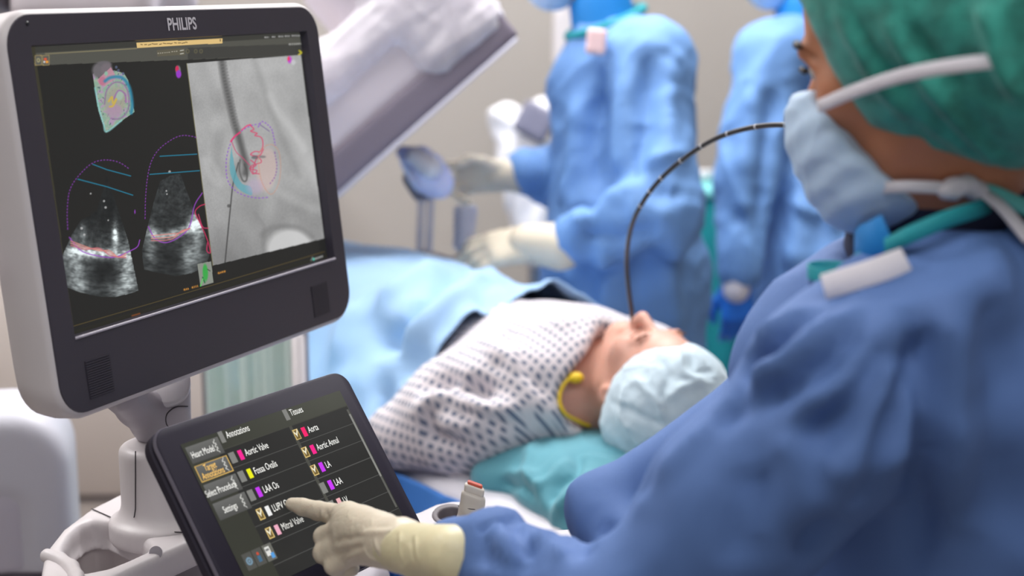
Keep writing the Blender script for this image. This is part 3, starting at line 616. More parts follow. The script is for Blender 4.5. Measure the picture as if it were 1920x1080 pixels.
# photo anchors -> panel coordinates
y_hdr = T(535, 802)[1]; rows = [T(545, 800)[1]]
ra = T(549, 795)[1]; rb_ = T(566, 828)[1]; rh = ra-rb_
shade = lambda c: np.asarray(c, float)
rect((xa, y_hdr), (xend, y_hdr-rh*7.15), (47, 47, 46)); cv.c += ((lx > xa) & (ly < y_hdr))[:, None]*(np.clip((ly+.0)/.08, 0, 1)*14*np.clip((lx+.02)/.1, 0, 1))[:, None]
for i in range(8): rect((xa, y_hdr-rh*i+.0005), (xend, y_hdr-rh*i-.0003), (84, 84, 82) if i else (70, 70, 64))
xg = T(538, 793)[0]; rect((xg, y_hdr), (xg+.0042, y_hdr-rh*6), (78, 78, 72)); rect((xend-.0035, y_hdr-.004), (xend-.0005, y_hdr-rh*5.9), (96, 96, 92)); rect((xend-.0035, y_hdr-rh*.45), (xend-.0005, y_hdr-rh*4.1), (140, 140, 136))
# side buttons
bx0, bx1 = T(352, 850)[0], T(408, 820)[0]
byt = [T(352, 838)[1], T(366, 872)[1], T(385, 908)[1], T(402, 944)[1]]
bh = (byt[0]-byt[3])/3; byt = [byt[0]-bh*i for i in range(4)]
for i, y in enumerate(byt):
    g = np.clip((ly-(y-bh*.86))/(bh*.86), 0, 1); mm = (lx > bx0) & (lx < bx1) & (ly < y) & (ly > y-bh*.86); cv.c = np.where(mm[:, None], (82+26*g)[:, None]*np.array([1, 1, .98]), cv.c)
    if i == 1:
        e = .0009; mm2 = mm & ((lx < bx0+e) | (lx > bx1-e) | (ly > y-e) | (ly < y-bh*.86+e)); cv.put(mm2, (214, 176, 96))
    for q in range(3): yy = y-bh*(.16+.2*q); xx = bx1-.0068; cv.put((abs(ly-yy-(lx-xx)*1.2) < .0007) & (abs(lx-xx) < .0018), (205, 205, 200)); cv.put((abs(ly-yy+.0022+(lx-xx)*1.2) < .0007) & (abs(lx-xx) < .0018), (205, 205, 200))
# bottom icons
by = T(455, 1045)[1]; ic = [T(468, 1053), T(486, 1044), T(505, 1035)]
for k2, c0 in enumerate(ic):
    mm = (abs(lx-c0[0]) < .0062) & (abs(ly-ic[1][1]) < .0085); cv.put(mm, (84, 84, 80) if k2 < 2 else (108, 108, 102))
    if k2 == 0: cv.put((np.hypot(lx-c0[0], (ly-ic[1][1])) < .004) & (np.hypot(lx-c0[0], (ly-ic[1][1])) > .0022), (120, 150, 170)); cv.put(np.hypot(lx-c0[0], (ly-ic[1][1])) < .0014, (120, 150, 170))
    if k2 == 1: cv.put(np.hypot(lx-c0[0], ly-ic[1][1]-.0035) < .0016, (200, 80, 60)); cv.put((abs(lx-c0[0]) < .0022) & (abs(ly-ic[1][1]+.0018) < .003), (70, 110, 140))
    if k2 == 2: cv.put((abs(lx-c0[0]+.001) < .003) & (abs(ly-ic[1][1]-.0015) < .0048), (225, 225, 220)); cv.put((abs(lx-c0[0]+.001) < .0022) & (abs(ly-ic[1][1]-.003) < .001), (120, 120, 120)); cv.put((abs(lx-c0[0]-.0025) < .0022) & (abs(ly-ic[1][1]+.004) < .0028), (90, 160, 225))
YEL = (222, 192, 120); GR = (132, 132, 128)
rowL = [((247, 40, 150), 'Aortic Valve', 0), ((240, 240, 30), 'Fossa Ovalis', 0), ((200, 60, 240), 'LAA Os', 0), ((240, 240, 240), 'LUPV Os', 1), ((240, 175, 195), 'Mitral Valve', 1)]
rowR = [((247, 40, 110), 'Aorta', 1), ((247, 40, 140), 'Aortic Annul', 1), ((200, 60, 240), 'LA', 1), ((205, 60, 250), 'LAA', 0), ((240, 180, 185), 'LV', 0), ((120, 215, 235), 'LV Myo', 0)]
tx = []; txy = []
xb1, xs1, xt1 = T(432, 848)[0], T(447, 843)[0], T(455, 842)[0]; xb2, xs2, xt2 = T(552, 805)[0], T(566, 800)[0], T(573, 799)[0]
for (rws, xb_, xs_, xt_) in ((rowL, xb1, xs1, xt1), (rowR, xb2, xs2, xt2)):
    for i, (c, s, on) in enumerate(rws):
        yc = y_hdr-rh*(i+.52); rect((xb_-.0038, yc+.0058), (xb_+.0038, yc-.0058), YEL if on else GR)
        if on:
            rect((xb_-.0029, yc+.0048), (xb_+.0029, yc-.0048), (120, 100, 56)); cv.put((abs(ly-yc-(lx-xb_)*1.5) < .0014) & (lx > xb_-.001) & (abs(lx-xb_) < .003), (245, 240, 215)); cv.put((abs(ly-yc+(lx-xb_)*1.5+.001) < .0014) & (lx < xb_) & (abs(lx-xb_) < .003), (245, 240, 215))
        rect((xs_-.0028, yc+.0052), (xs_+.0028, yc-.0052), c); tx.append(text(s, TF, xt_, yc, .0105, None, None, '', off=.0011, sx=.62))
xh = T(412, 821); rect((xh[0], xh[1]+.006), (xh[0]+.006, xh[1]-.006), GR); xh2 = T(533, 779); rect((xh2[0], xh2[1]+.006), (xh2[0]+.006, xh2[1]-.006), GR)
tx.append(text('Annotations', TF, xh[0]+.0085, xh[1], .0105, None, None, '', off=.0011, sx=.62)); tx.append(text('Tissues', TF, xh2[0]+.0085, xh2[1], .0105, None, None, '', off=.0011, sx=.62))
bc = (bx0+bx1)/2-.004
for i, s in ((0, 'Heart Model'), (2, 'Select Procedure'), (3, 'Settings')): tx.append(text(s, TF, bc, byt[i]-bh*.48, .0098, None, None, '', off=.0011, sx=.6, align='CENTER'))
for i, s in enumerate(('Target', 'Annotations')): txy.append(text(s, TF, bc, byt[1]-bh*(.26+.36*i), .0098, None, None, '', off=.0011, sx=.6, align='CENTER'))
ts = obj('touch_screen', V, Q, mat_vcol('touch_panel_picture', 1.0), tpo, smooth=False, label='lit touch screen with a list of tick boxes and colour swatches'); set_picture(ts, cv.c)
M_wl = mat('white_screen_letters', (215, 215, 210), .5, emit=.85)
for t_ in tx: obj('screen_lettering', *t_, M_wl, tpo, smooth=False)
M_al = mat('amber_screen_letters', (225, 180, 90), .5, emit=.85)
for t_ in txy: obj('button_lettering', *t_, M_al, tpo, smooth=False, label='amber lettering on the selected button')

# ---- post, neck and deck
H0 = 1.02
colb = C3(303, 978, 1.70); colb[2] = H0
ctop = colb[2]+.092
neck_c = lambda dz, dx=0: colb+np.array([dx, 0, dz])
def hcyl(c, r, z0, z1, ky=1): return cap((c[0], c[1], z0), (c[0], c[1], z1), r)
col_s = un([poly([colb[:2]+np.array([math.cos(a), math.sin(a)*1.0])*.0435 for a in np.linspace(0, 6.283, 33)[:-1]], H0-.02, ctop, .010), poly([colb[:2]+np.array([math.cos(a), math.sin(a)])*.058 for a in np.linspace(0, 6.283, 33)[:-1]], H0-.02, H0+.004, .003)], .022)
sdf('post', col_s, .003, M_white, us)
nc = C3(313, 800, 1.70)
ntop = ctop+.066; ncut_n = nrm(np.array([.20, -.55, .80]))
def cylpt(c, r, px, py): d = AF+AX*(px-960)/F_PX-AU*(py-540)/F_PX; o = CAM-c; A2 = d[0]**2+d[1]**2; B2 = o[0]*d[0]+o[1]*d[1]; C2 = o[0]**2+o[1]**2-r*r; D2 = max(B2*B2-A2*C2, 0); return CAM+d*((-B2-math.sqrt(D2))/A2)
nk = sub(cap((nc[0], nc[1], ctop-.01), (nc[0], nc[1], ctop+.09), .0268, .0290), half((nc[0], nc[1], ntop), -ncut_n), .002)
nk = un([nk, chain([(nc[0]-.004, nc[1], ctop+.012), C3(283, 795, 1.69), C3(255, 762, 1.66), C3(228, 736, 1.61)], [.022, .020, .021, .022], .01)], .012)
nko = sdf('neck', nk, .003, M_lgrey, us)
pc = np.array([nc[0], nc[1], ntop+.001])
def capring(r, up): a = np.linspace(0, 2*np.pi, 36, endpoint=False); x = np.cos(a)*r; y = np.sin(a)*r; return np.stack([nc[0]+x, nc[1]+y, ntop-(ncut_n[0]*x+ncut_n[1]*y)/ncut_n[2]+up], 1)
obj('pivot_cap', *loft([capring(.0286, -.003), capring(.0286, .0005), capring(.0272, .0022)]), M_whiteg, nko)
an_ = [(nc[0]+math.cos(a)*.0292, nc[1]+math.sin(a)*.0292) for a in np.linspace(-1.9, -.3, 14)]
pr = [cylpt(nc, .0287, min(x, 357), y) for x, y in spline([(352, 762), (330, 763), (314, 775), (311, 790), (318, 802), (340, 806)], 5)]
obj('pad_outline', *tube(pr, .0007, 6), M_seam, nko)
obj('neck_seam', *tube([cylpt(nc, .0275, x, y) for x, y in ((268, 770), (270, 790), (271, 815), (272, 832))], .0007, 6), M_seam, nko)
pl = lambda L, h=H0: [onplane(x, y, h) for x, y in L]
deck = [(60, 1120), (76, 1075), (83, 1034), (116, 992), (169, 953), (229, 923), (300, 905), (380, 895), (470, 935), (400, 998), (376, 1006), (300, 1040), (222, 1075), (140, 1112)]
tub = [(120, 1026), (132, 1002), (150, 985), (176, 976), (205, 978), (240, 994), (268, 1010), (279, 1021), (272, 1033), (235, 1050), (200, 1064), (160, 1072), (137, 1066)]
dk = sub(poly(pl(deck), H0-.035, H0+.001, .008), poly(pl(tub), H0-.03, H0+.2, .010), .012)
sdf('deck', un([dk], .008), .0035, M_white, us, smooth=1)
sdf('tray_bowl', sub(poly(pl([(x+(x-200)*.10, y+(y-1025)*.12) for x, y in tub]), H0-.10, H0-.012, .012), poly(pl(tub), H0-.088, H0+.2, .012), .008), .0035, mat('tray_plastic', (196, 188, 188), .5), us)
sdf('handle', chain(pl([(88, 1042), (112, 1050), (134, 1064), (143, 1082), (146, 1110)], H0+.0), [.008, .008, .008, .008, .008], .004), .003, M_white, us)
obj('deck_edge_trim', *tube(pl([(200, 1085), (222, 1076), (300, 1042), (376, 1007)], H0-.030), .004, 8), M_lgrey, us)
obj('seam', *tube([cylpt(colb, .0437, 254, y) for y in range(846, 960, 12)]+[cylpt(colb, .046, 252, 968), onplane(246, 982, H0+.003), onplane(240, 985, H0+.0018), onplane(215, 973, H0+.0018), onplane(172, 954, H0+.0018)], .0007, 6), M_seam, us)
obj('seam', *tube(pl([(262, 990), (300, 997), (340, 998), (370, 996)], H0+.004), .0007, 6), M_seam, us)
obj('deck_stud', *cyl(onplane(292, 1036, H0-.004), onplane(292, 1036, H0+.0015), .007, n=24, bev=1), M_lgrey, us)
# body of the cart under the deck
sdf('cart_body', un([poly(pl([(100, 1190), (250, 1085), (380, 1018), (420, 1050), (420, 1300)], .95), .86, .955, .02), poly(pl([(200, 1150), (420, 1000), (700, 1040), (735, 1072), (640, 1200), (420, 1500)], .93), .80, .945, .02), rbox(Fr((-.34, 1.45, 0), MF.x*[1, 1, 0], np.cross([0, 0, 1], MF.x), (0, 0, 1)), (-.2, -.22, .12), (.2, .2, .9), .05)], .02), .01, M_lgrey, us)
sdf('console_base', rbox(Fr((-.34, 1.45, 0), MF.x*[1, 1, 0], np.cross([0, 0, 1], MF.x), (0, 0, 1)), (-.28, -.3, .05), (.28, .28, .16), .04), .012, M_white, us)
bf = Fr((-.34, 1.45, 0), MF.x*[1, 1, 0], np.cross([0, 0, 1], MF.x), (0, 0, 1))
for a, b_ in ((-.22, -.24), (.22, -.24), (-.22, .22), (.22, .22)):
    obj('caster_wheel', *cyl(bf(a-.015, b_, .04), bf(a+.015, b_, .04), .04, n=24, bev=1), M_black, us)
# arm under the touch panel
obj('panel_arm', *join([tube(spline([TF(0, -.02, -.03), TF(0, -.05, -.07), C3(640, 1180, 1.68)], 8), .02, 16)]), M_lgrey, us)
# transducer holder wing
HW = 1.022
wing = [(700, 985), (785, 958), (815, 944), (845, 938), (880, 938), (915, 948), (985, 980), (993, 990), (990, 1015), (900, 1010), (840, 1000), (790, 996)]
wg = sub(poly(pl(wing, HW), HW-.022, HW, .006), poly(pl([(845+30*math.cos(a), 965+17*math.sin(a)) for a in np.linspace(0, 6.283, 25)[:-1]], HW), HW-.2, HW+.1, .004), .004)
sdf('probe_holder', wg, .0028, M_whiteg, us, smooth=1)
sdf('holder_cup', sub(poly(pl([(845+36*math.cos(a), 966+21*math.sin(a)) for a in np.linspace(0, 6.283, 25)[:-1]], HW), HW-.06, HW+.0015, .002), poly(pl([(846+25*math.cos(a), 966+14*math.sin(a)) for a in np.linspace(0, 6.283, 25)[:-1]], HW), HW-.055, HW+.1, .002), .002), .0022, mat('grey_rubber_cup', (118, 112, 116), .6), us, smooth=1)
sdf('holder_skirt', poly(pl([(770, 985), (800, 975), (850, 985), (890, 1000), (860, 1030), (800, 1020)], HW-.02), HW-.06, HW-.018, .004), .004, M_lgrey, us)
sdf('side_rail', rbox(Fr(C3(1034, 1006, 1.60), nrm(cvec((.92, .30, .25))), np.cross([0, 0, 1.], nrm(cvec((.92, .30, .25)))), (0, 0, 1)), (-.022, -.012, -.006), (.04, .012, .003), .003), .0018, M_whiteg, us)
obj('rail_screw', *cyl(C3(985, 990, 1.585), C3(985, 990, 1.58), .0018, n=10), M_black, us)
# the probe resting in its holder
pb = empty('ultrasound_probe', onplane(866, 985, HW-.02), 'cream ultrasound probe with red tip standing in the cup beside the touch panel', 'probe')
pa, pb1, pt = C3(862, 1000, 1.665), C3(886, 945, 1.665), C3(892, 914, 1.665); px_ = nrm(cvec((1, .12, 0))); pz = nrm(pt-pa); py_ = np.cross(pz, px_)
PF = Fr(pb1, px_, py_, pz)
pbd = un([cap(pa, PF(0, 0, -.012), .0095, .0125), rbox(PF, (-.0140, -.012, -.012), (.0140, .012, .013), .006)], .006)
sdf('grip', pbd, .0015, mat('cream_plastic', (212, 204, 192), .4), pb)
sdf('nose', rbox(PF, (-.0115, -.0095, .010), (.0115, .0095, .0205), .003), .0012, mat('cream_plastic_light', (220, 212, 200), .4), pb)
sdf('lens', rbox(PF, (-.0088, -.0075, .0165), (.0088, .0075, .0235), .0015), .001, mat('red_rubber_lens', (205, 88, 62), .45), pb)
obj('probe_seam', *tube([PF(.0146*math.cos(a), .0127*math.sin(a), -.004) for a in np.linspace(0, 6.283, 25)], .0005, 6), M_seam, pb)
# ------------------------------------------------------------------ operating table and patient (frame: s towards the feet, w towards the far side)
TD = nrm((-.62, .79, 0)); TN = nrm((.79, .62, 0)); HC = C3(1237, 728, 2.27)
def tb(s, w, h): return np.array([HC[0], HC[1], 0])+s*TD+w*TN+np.array([0, 0, h])
TB = Fr((HC[0], HC[1], 0), TD, TN, (0, 0, 1))
ot = empty('operating_table', tb(.8, 0, 0), 'operating table with white mattress under the lying patient', 'operating table')
sdf('mattress', rbox(TB, (-.30, -.27, .79), (.80, .27, .865), .03), .009, M_mattress, ot)
obj('table_top', *box(TB, (-.28, -.25, .75), (.78, .25, .79), .01), M_metal, ot)
obj('leg_support', *box(TB, (.76, -.12, .80), (1.72, .16, .86), .02), M_mattress, ot)
sdf('pedestal', rbox(TB, (.25, -.17, .06), (.70, .17, .76), .04), .015, M_lgrey, ot)
sdf('base', rbox(TB, (.0, -.25, 0), (.95, .25, .08), .02), .015, M_grey, ot)

# teal pillow
pc_ = tb(.0, -.02, .885)
pil = un([rbox(TB, (-.19, -.20, .845), (.16, .20, .925), .038), ell(tb(.0, -.04, .880), (.20, .20, .058), TB), ell(tb(.15, -.175, .875), (.055, .06, .035), TB), cap(tb(.02, -.20, .86), tb(.0, -.235, .80), .030, .012, TN, .6), cap(tb(-.06, -.20, .87), tb(-.12, -.23, .82), .045, .03)], .025)
pl_f = [([(1085, 835), (1075, 870), (1040, 900), (1020, 940)], -.014, .008), ([(1060, 850), (1020, 895), (1000, 910)], .010, .010), ([(1000, 812), (985, 850), (985, 890), (1010, 930)], .009, .010), ([(925, 905), (965, 900), (1000, 925)], -.014, .009),
        ([(930, 880), (970, 885), (1000, 900)], .009, .010), ([(1120, 850), (1170, 865), (1230, 880)], .006, .008), ([(1100, 860), (1150, 885), (1200, 905)], -.006, .008), ([(1060, 960), (1100, 930), (1140, 925)], -.012, .010), ([(1030, 960), (1060, 920), (1110, 895)], .010, .010), ([(1090, 840), (1140, 850), (1200, 850)], .005, .008)]
sdf('pillow', pil, .0055, M_teal, None, disp=lambda V: .0045*cloth(V, 9, seed=2), fold=pl_f, label='teal cloth-wrapped pillow under the patient\'s capped head', cat='pillow')

# patient
pt_ = empty('person', tb(.5, 0, .865), 'person lying on the operating table, face up, in dotted gown and light blue bouffant cap', 'person', None)
UH = nrm((.44, -.88, .10)); FH = nrm(np.array([.02, -.04, 1.0])-UH*(np.array([.02, -.04, 1.0])@UH))
HP = Fr(HC+np.array([-.008, 0, .004]), FH, np.cross(UH, FH), UH)
tilt = math.radians(-3); 
hd = head_sdf(HP, .93)
def hp(x, y, z): return HP(x*.93, y*.93, z*.93)
neck = un([cap(hp(-.012, 0, -.05), hp(-.03, 0, -.15), .058, .060), cap(hp(.055, 0, -.085), hp(-.01, 0, -.14), .02, .03)], .03)
torso = un([cap(tb(.24, -.13, .955), tb(.24, .13, .955), .085, .085, (0, 0, 1), .9), cap(tb(.24, 0, .965), tb(.75, 0, .955), .15, .14, (0, 0, 1), .72), cap(tb(.75, 0, .95), tb(.95, 0, .95), .15, .16, (0, 0, 1), .65),
            cap(tb(.95, -.06, .945), tb(1.35, -.06, .945), .08, .06), cap(tb(1.35, -.06, .945), tb(1.70, -.05, .925), .06, .04), cap(tb(.95, .09, .945), tb(1.35, .09, .945), .09, .06), cap(tb(1.35, .09, .945), tb(1.70, .09, .925), .06, .04),
            chain([tb(.23, -.17, .95), tb(.45, -.15, .94), tb(.70, -.12, .95)], [.05, .04, .03], .02), chain([tb(.23, .17, .95), tb(.50, .19, .93), tb(.76, .16, .93)], [.05, .04, .03], .02)], .04)
mouth = ell(hp(.097, .0, -.0635), (.008, .012, .0045), HP)
pb_ = sub(un([hd, neck, torso], .03), mouth, .004)
sdf('body', pb_, .0045, M_skin_fair, pt_, smooth=1)
# finer head skin is part of the same surface; eyelids and brows as parts
for s in (1, -1):
    obj('eyebrow', *tube([hp(.090, s*.018, .023), hp(.090, s*.032, .028), hp(.083, s*.048, .024)], [.0012, .0018, .001], 8), mat('light_brown_brow', (150, 105, 85), .7), pt_)
    obj('eyelid', *tube([hp(.088, s*.020, .002), hp(.0905, s*.032, .001), hp(.085, s*.044, .002)], [.0006, .001, .0006], 8), mat('lash_line', (160, 105, 90), .6), pt_)
# gown
gn = un([cap(tb(.25, -.15, .955), tb(.25, .16, .955), .098, .095, (0, 0, 1), .95), cap(tb(.24, 0, .975), tb(.40, 0, .965), .175, .16, (0, 0, 1), .74),
         chain([tb(.22, -.16, .955), tb(.27, -.21, .935), tb(.31, -.265, .912)], [.085, .072, .052], .03), chain([tb(.23, .20, .95), tb(.36, .25, .925), tb(.50, .285, .90)], [.08, .075, .07], .03)], .05)
cut = un([ell(C3(1105, 748, 2.31), (.052, .06, .05)), cap(hp(-.02, .02, -.10), hp(-.02, .05, -.175), .070, .052), cap(hp(-.02, 0, 0), hp(-.02, 0, -.135), .095, .080), cap(hp(.03, 0, -.06), hp(.05, 0, -.125), .05, .035)], .03)
gn = sub(gn, cut, .010)
g_f = [([(800, 715), (850, 705), (905, 715), (930, 715)], -.032, .016), ([(760, 775), (830, 720), (880, 690)], .018, .014), ([(860, 740), (920, 760), (990, 770)], .012, .014), ([(840, 765), (900, 790), (960, 800)], -.012, .012), ([(980, 640), (1000, 690), (1040, 730)], -.010, .014), ([(900, 620), (930, 640), (960, 690)], .012, .014), ([(900, 660), (960, 650), (1010, 665)], .010, .022), ([(800, 790), (850, 800), (900, 790)], .010, .014), ([(780, 800), (815, 835), (870, 850)], -.012, .014), ([(950, 600), (940, 650), (930, 690)], -.010, .016), ([(790, 745), (800, 800), (830, 840)], -.010, .012), ([(1000, 600), (1080, 590), (1150, 580)], .006, .016)]
def guv(V):
    L = TB.loc(V); return np.c_[L[:, 0]/.0108, (np.arctan2(L[:, 1], L[:, 2]-.80))*.22/.0108]
sdf('hospital_gown', clipbox(gn), .0065, M_dots, pt_, disp=lambda V: .008*cloth(V, 6, seed=4), fold=g_f, uvf=guv, label='pale gown with rows of small grey-blue squares')
# bouffant cap
bc_ = un([ell(hp(-.028, 0, .040), (.098, .092, .092), HP), ell(hp(-.03, -.0, .070), (.085, .085, .062), HP), ell(hp(-.060, 0, .00), (.055, .085, .07), HP)], .03)
pn = nrm(HP.x*.62-HP.z*.80)
bc_ = sub(bc_, half(hp(.058, 0, .025), -pn), .016)
cf = [([(1180, 700), (1215, 740), (1235, 790)], .006, .006), ([(1225, 650), (1250, 700), (1245, 760)], -.004, .006), ([(1275, 640), (1290, 690), (1330, 700)], .005, .006), ([(1130, 750), (1180, 780), (1240, 810)], -.004, .007), ([(1240, 740), (1280, 715), (1340, 710)], .005, .006), ([(1160, 720), (1150, 780), (1180, 820)], .005, .006), ([(1300, 650), (1310, 690), (1350, 680)], -.003, .005)]
sdf('bouffant_cap', bc_, .0035, M_pcap, pt_, disp=lambda V: .0026*cloth(V, 17, seed=9)+.0014*cloth(V, 40, seed=3), fold=cf)
# yellow cord round the neck
gob = [o for o in bpy.data.objects if o.name == 'hospital_gown'][0]; bob = [o for o in bpy.data.objects if o.name.startswith('body') and o.parent == pt_][0]
def both(pts, lift): A2 = onsurf(gob, pts, lift); B2 = onsurf(bob, pts, lift); return [a if (a-CAM)@AF < (b-CAM)@AF else b for a, b in zip(A2, B2)]
yc = spline(both([(1076, 703), (1060, 716), (1050, 735), (1048, 756), (1058, 776), (1080, 790), (1106, 797)], .003), 8)
obj('neck_cord', *tube(yc, .0028, 10), M_yellow, None, label='yellow cord lying round the patient\'s neck', cat='cord')
sdf('cord_clip', ell(both([(1076, 706)], .004)[0], (.013, .011, .009)), .002, M_yellow, None, label='small yellow clip at the patient\'s throat', cat='clip')

# drape over the body and down the near side of the table
def dr_h(s, w):
    body = (.202+.012*np.clip((s-.5)*4, 0, 1))*np.exp(-(np.abs(w)/.225)**4)*np.clip((2.0-s)/1.0, .62, 1)*np.clip(1-(s-.6)*.12, .8, 1)
    return .885+body
ns, nw = 210, 190
ss = np.linspace(.40, 2.05, ns); aw = np.linspace(-1, 1, nw)
def drape_pt(s, t):
    # t: -1 near hem .. 1 far hem ; flat top between, hanging sides
    top = np.where(t > 0, .30, .33); hang = .62; L = t*(top+hang); w = np.clip(L, -top, top); over = np.abs(L)-top
    over = np.maximum(over, 0); h = dr_h(s, w)-over*1.0; w2 = w+np.sign(L)*np.where(t > 0, .004, .02+.05*over+.015*np.sin(s*17))*(over > 0)*np.clip(over/.1, 0, 1)
    return s, w2, h
Sg, Tg = np.meshgrid(ss, aw, indexing='ij'); skew = .36-.30*np.clip(Tg+.0, -1, 1)
s_end = np.interp(Tg, [-1, -.36, -.24, -.05], [.31, .50, 1.55, 1.95])
s_start = np.interp(Tg, [-1, -.45, -.3, 0, .5], [.15, .27, .33, .33, .28]); Ss = s_start+(Sg-.40)/(1.65)*(s_end-s_start)
a, b_, c = drape_pt(Ss, Tg); V = TB(np.stack([a.ravel(), b_.ravel(), c.ravel()], 1))
i = np.arange(ns*nw).reshape(ns, nw); Q = np.stack([i[:-1, :-1], i[1:, :-1], i[1:, 1:], i[:-1, 1:]], -1).reshape(-1, 4)
N = vnorm(V, Q)
if N[:, 2].mean() < 0: Q = Q[:, ::-1]; N = -N
V = V+N*(.010*cloth(V, 3.2, seed=21, warp=.5)+.004*cloth(V, 8, seed=22)+.006)[:, None]
edge = np.exp(-((Ss.ravel()-s_start.ravel())/.02)**2); V = V+N*(edge*.006)[:, None]
d_f = [([(1090, 525), (1020, 560), (960, 600), (900, 650), (840, 700)], 0.0210, 0.0255), ([(890, 480), (830, 530), (760, 590), (700, 640)], -0.0330, 0.0255), ([(930, 490), (860, 550), (790, 610), (720, 680)], 0.0300, 0.0298), ([(1000, 520), (930, 570), (860, 630)], -0.0210, 0.0255), ([(820, 480), (760, 520), (700, 560)], 0.0210, 0.0255),
       ([(690, 600), (740, 650), (800, 700)], -0.0240, 0.0238), ([(660, 560), (640, 620), (620, 680)], 0.0240, 0.0255), ([(700, 700), (720, 780), (735, 850)], -0.0240, 0.0170), ([(760, 700), (770, 780), (775, 850)], 0.0210, 0.0170)]
V = folds(V, Q, d_f)
do = obj('surgical_drape', V, Q, M_drape, None, label='large pale blue drape over the patient from waist to feet', cat='surgical drape')
sm = do.modifiers.new('thick', 'SOLIDIFY'); sm.thickness = .003; sm.offset = -1
# saturated blue sheet hanging at the near side by the patient's arm
ns, nw = 130, 60; Sg, Tg = np.meshgrid(np.linspace(.12, .66, ns), np.linspace(0, 1, nw), indexing='ij')
wv = -.285-.012*np.sin(Sg*42)*Tg-.010*np.sin(Sg*75+1)*Tg-.05*Tg
V = TB(np.stack([Sg.ravel(), wv.ravel(), (.862-.50*Tg).ravel()], 1)); i = np.arange(ns*nw).reshape(ns, nw); Q = np.stack([i[:-1, :-1], i[1:, :-1], i[1:, 1:], i[:-1, 1:]], -1).reshape(-1, 4)
V = V+vnorm(V, Q)*(.010*cloth(V, 7, seed=31, stretch=(1, 1, .4)))[:, None]
so = obj('table_sheet', V, Q, M_sheet, None, label='bright blue sheet hanging down the table beside the pillow', cat='sheet'); sm = so.modifiers.new('thick', 'SOLIDIFY'); sm.thickness = .003
# pale green clear curtain at the foot end
ns, nw = 120, 30; Sg, Tg = np.meshgrid(np.linspace(0, 1, ns), np.linspace(0, 1, nw), indexing='ij')
A_ = tb(.78, -.37, .62); B_ = tb(.44, -.36, .62); base = A_[None, None]+(B_-A_)[None, None]*Sg[..., None]
V = base+(.014*np.sin(Sg*38)+.010*np.sin(Sg*71+1))[..., None]*TN+np.stack([0*Sg, 0*Sg, .47-Tg*.83], -1); V = V.reshape(-1, 3)
i = np.arange(ns*nw).reshape(ns, nw); Q = np.stack([i[:-1, :-1], i[1:, :-1], i[1:, 1:], i[:-1, 1:]], -1).reshape(-1, 4)

cu = empty('plastic_curtain', tb(.6, -.37, .3), 'pale green see-through plastic sheet hanging at the near side of the table', 'plastic sheet')
obj('film', V, Q, M_gfilm, cu)
obj('white_hem', *tube([B_-TN*.012+np.array([0, 0, .45]), B_-TN*.016, B_-TN*.02+np.array([0, 0, -.34])], .011, 10), M_white, cu)
for q_ in (A_, B_): obj('rail_post', *cyl((q_[0], q_[1], 0), (q_[0], q_[1], q_[2]+.472), .006), M_metal, cu)
obj('hanging_rail', *cyl(A_+np.array([0, 0, .472]), B_+np.array([0, 0, .472]), .006), M_metal, cu)
# ------------------------------------------------------------------ people
def person_root(z_px, label): return empty('person', z_px, label, 'person')
def legs(p, hipc, fwd, side, name_mat=M_trouser):
    for s in (1, -1):
        a = hipc+side*s*.09; a = np.array([a[0], a[1], .42]); b_ = np.array([a[0], a[1], .07])
        sdf('trouser_leg', cap(a, b_, .075, .06), .012, name_mat, p)
        sdf('shoe', un([ell(b_+fwd*.05+np.array([0, 0, -.02]), (.14, .05, .05), Fr((0, 0, 0), fwd, np.cross([0, 0, 1], fwd), (0, 0, 1)))], .01), .01, M_shoe, p)
def finish_face(p, fr, skin, sc=1.0):
    h = lambda x, y, z: fr(x*sc, y*sc, z*sc)
    for s in (1, -1):
        e = sdf('eye', ell(h(.0745, s*.033, .004), (.0118, .0118, .0118)), .002, M_eye, p)
        sdf('iris', ell(h(.0835, s*.033, .003), (.0036, .0060, .0060), fr), .0012, M_iris, e)
        obj('eyebrow', *tube([h(.090, s*.016, .024), h(.0905, s*.032, .030), h(.082, s*.050, .024)], [.0025, .0036, .0018], 8), M_hair, p)
        obj('eyelashes', *tube([h(.089, s*.018, .006), h(.0925, s*.032, .0095), h(.086, s*.046, .004)], [.0012, .0026, .0016], 8), M_hair, p)

# ---- nurse in the foreground
eye = C3(1516, 139, 1.205)
nF = cvec((-.80, .27, .53)); nF = nrm(nF); nU = cvec((-.28, -.95, .06)); nU = nrm(nU-nF*(nU@nF)); nL = np.cross(nU, nF)
NH = Fr((0, 0, 0), nF, nL, nU); sN = 1.0
NH.o = eye-(.088*nF+.033*nL+.004*nU); h = lambda x, y, z: NH(x, y, z)
nz = 1.25
sho = C3(1725, 590, 1.12); elb = C3(1200, 1150, 1.165); wr = C3(775, 1022, 1.370)
nb = C3(1770, 395, 1.24)
ns_ = nrm(np.array([*(sho-nb)[:2], 0])); nf_ = np.cross(ns_, (0, 0, 1)); 
if nf_@nF < 0: nf_ = -nf_
hipN = np.array([nb[0]+.05, nb[1]+.04, .95])
nur = empty('person', (hipN[0], hipN[1], 0), 'person in the foreground with green bouffant cap and face mask pointing at the touch panel', 'person')
shf = nb-ns_*.19+np.array([0, 0, -.07])
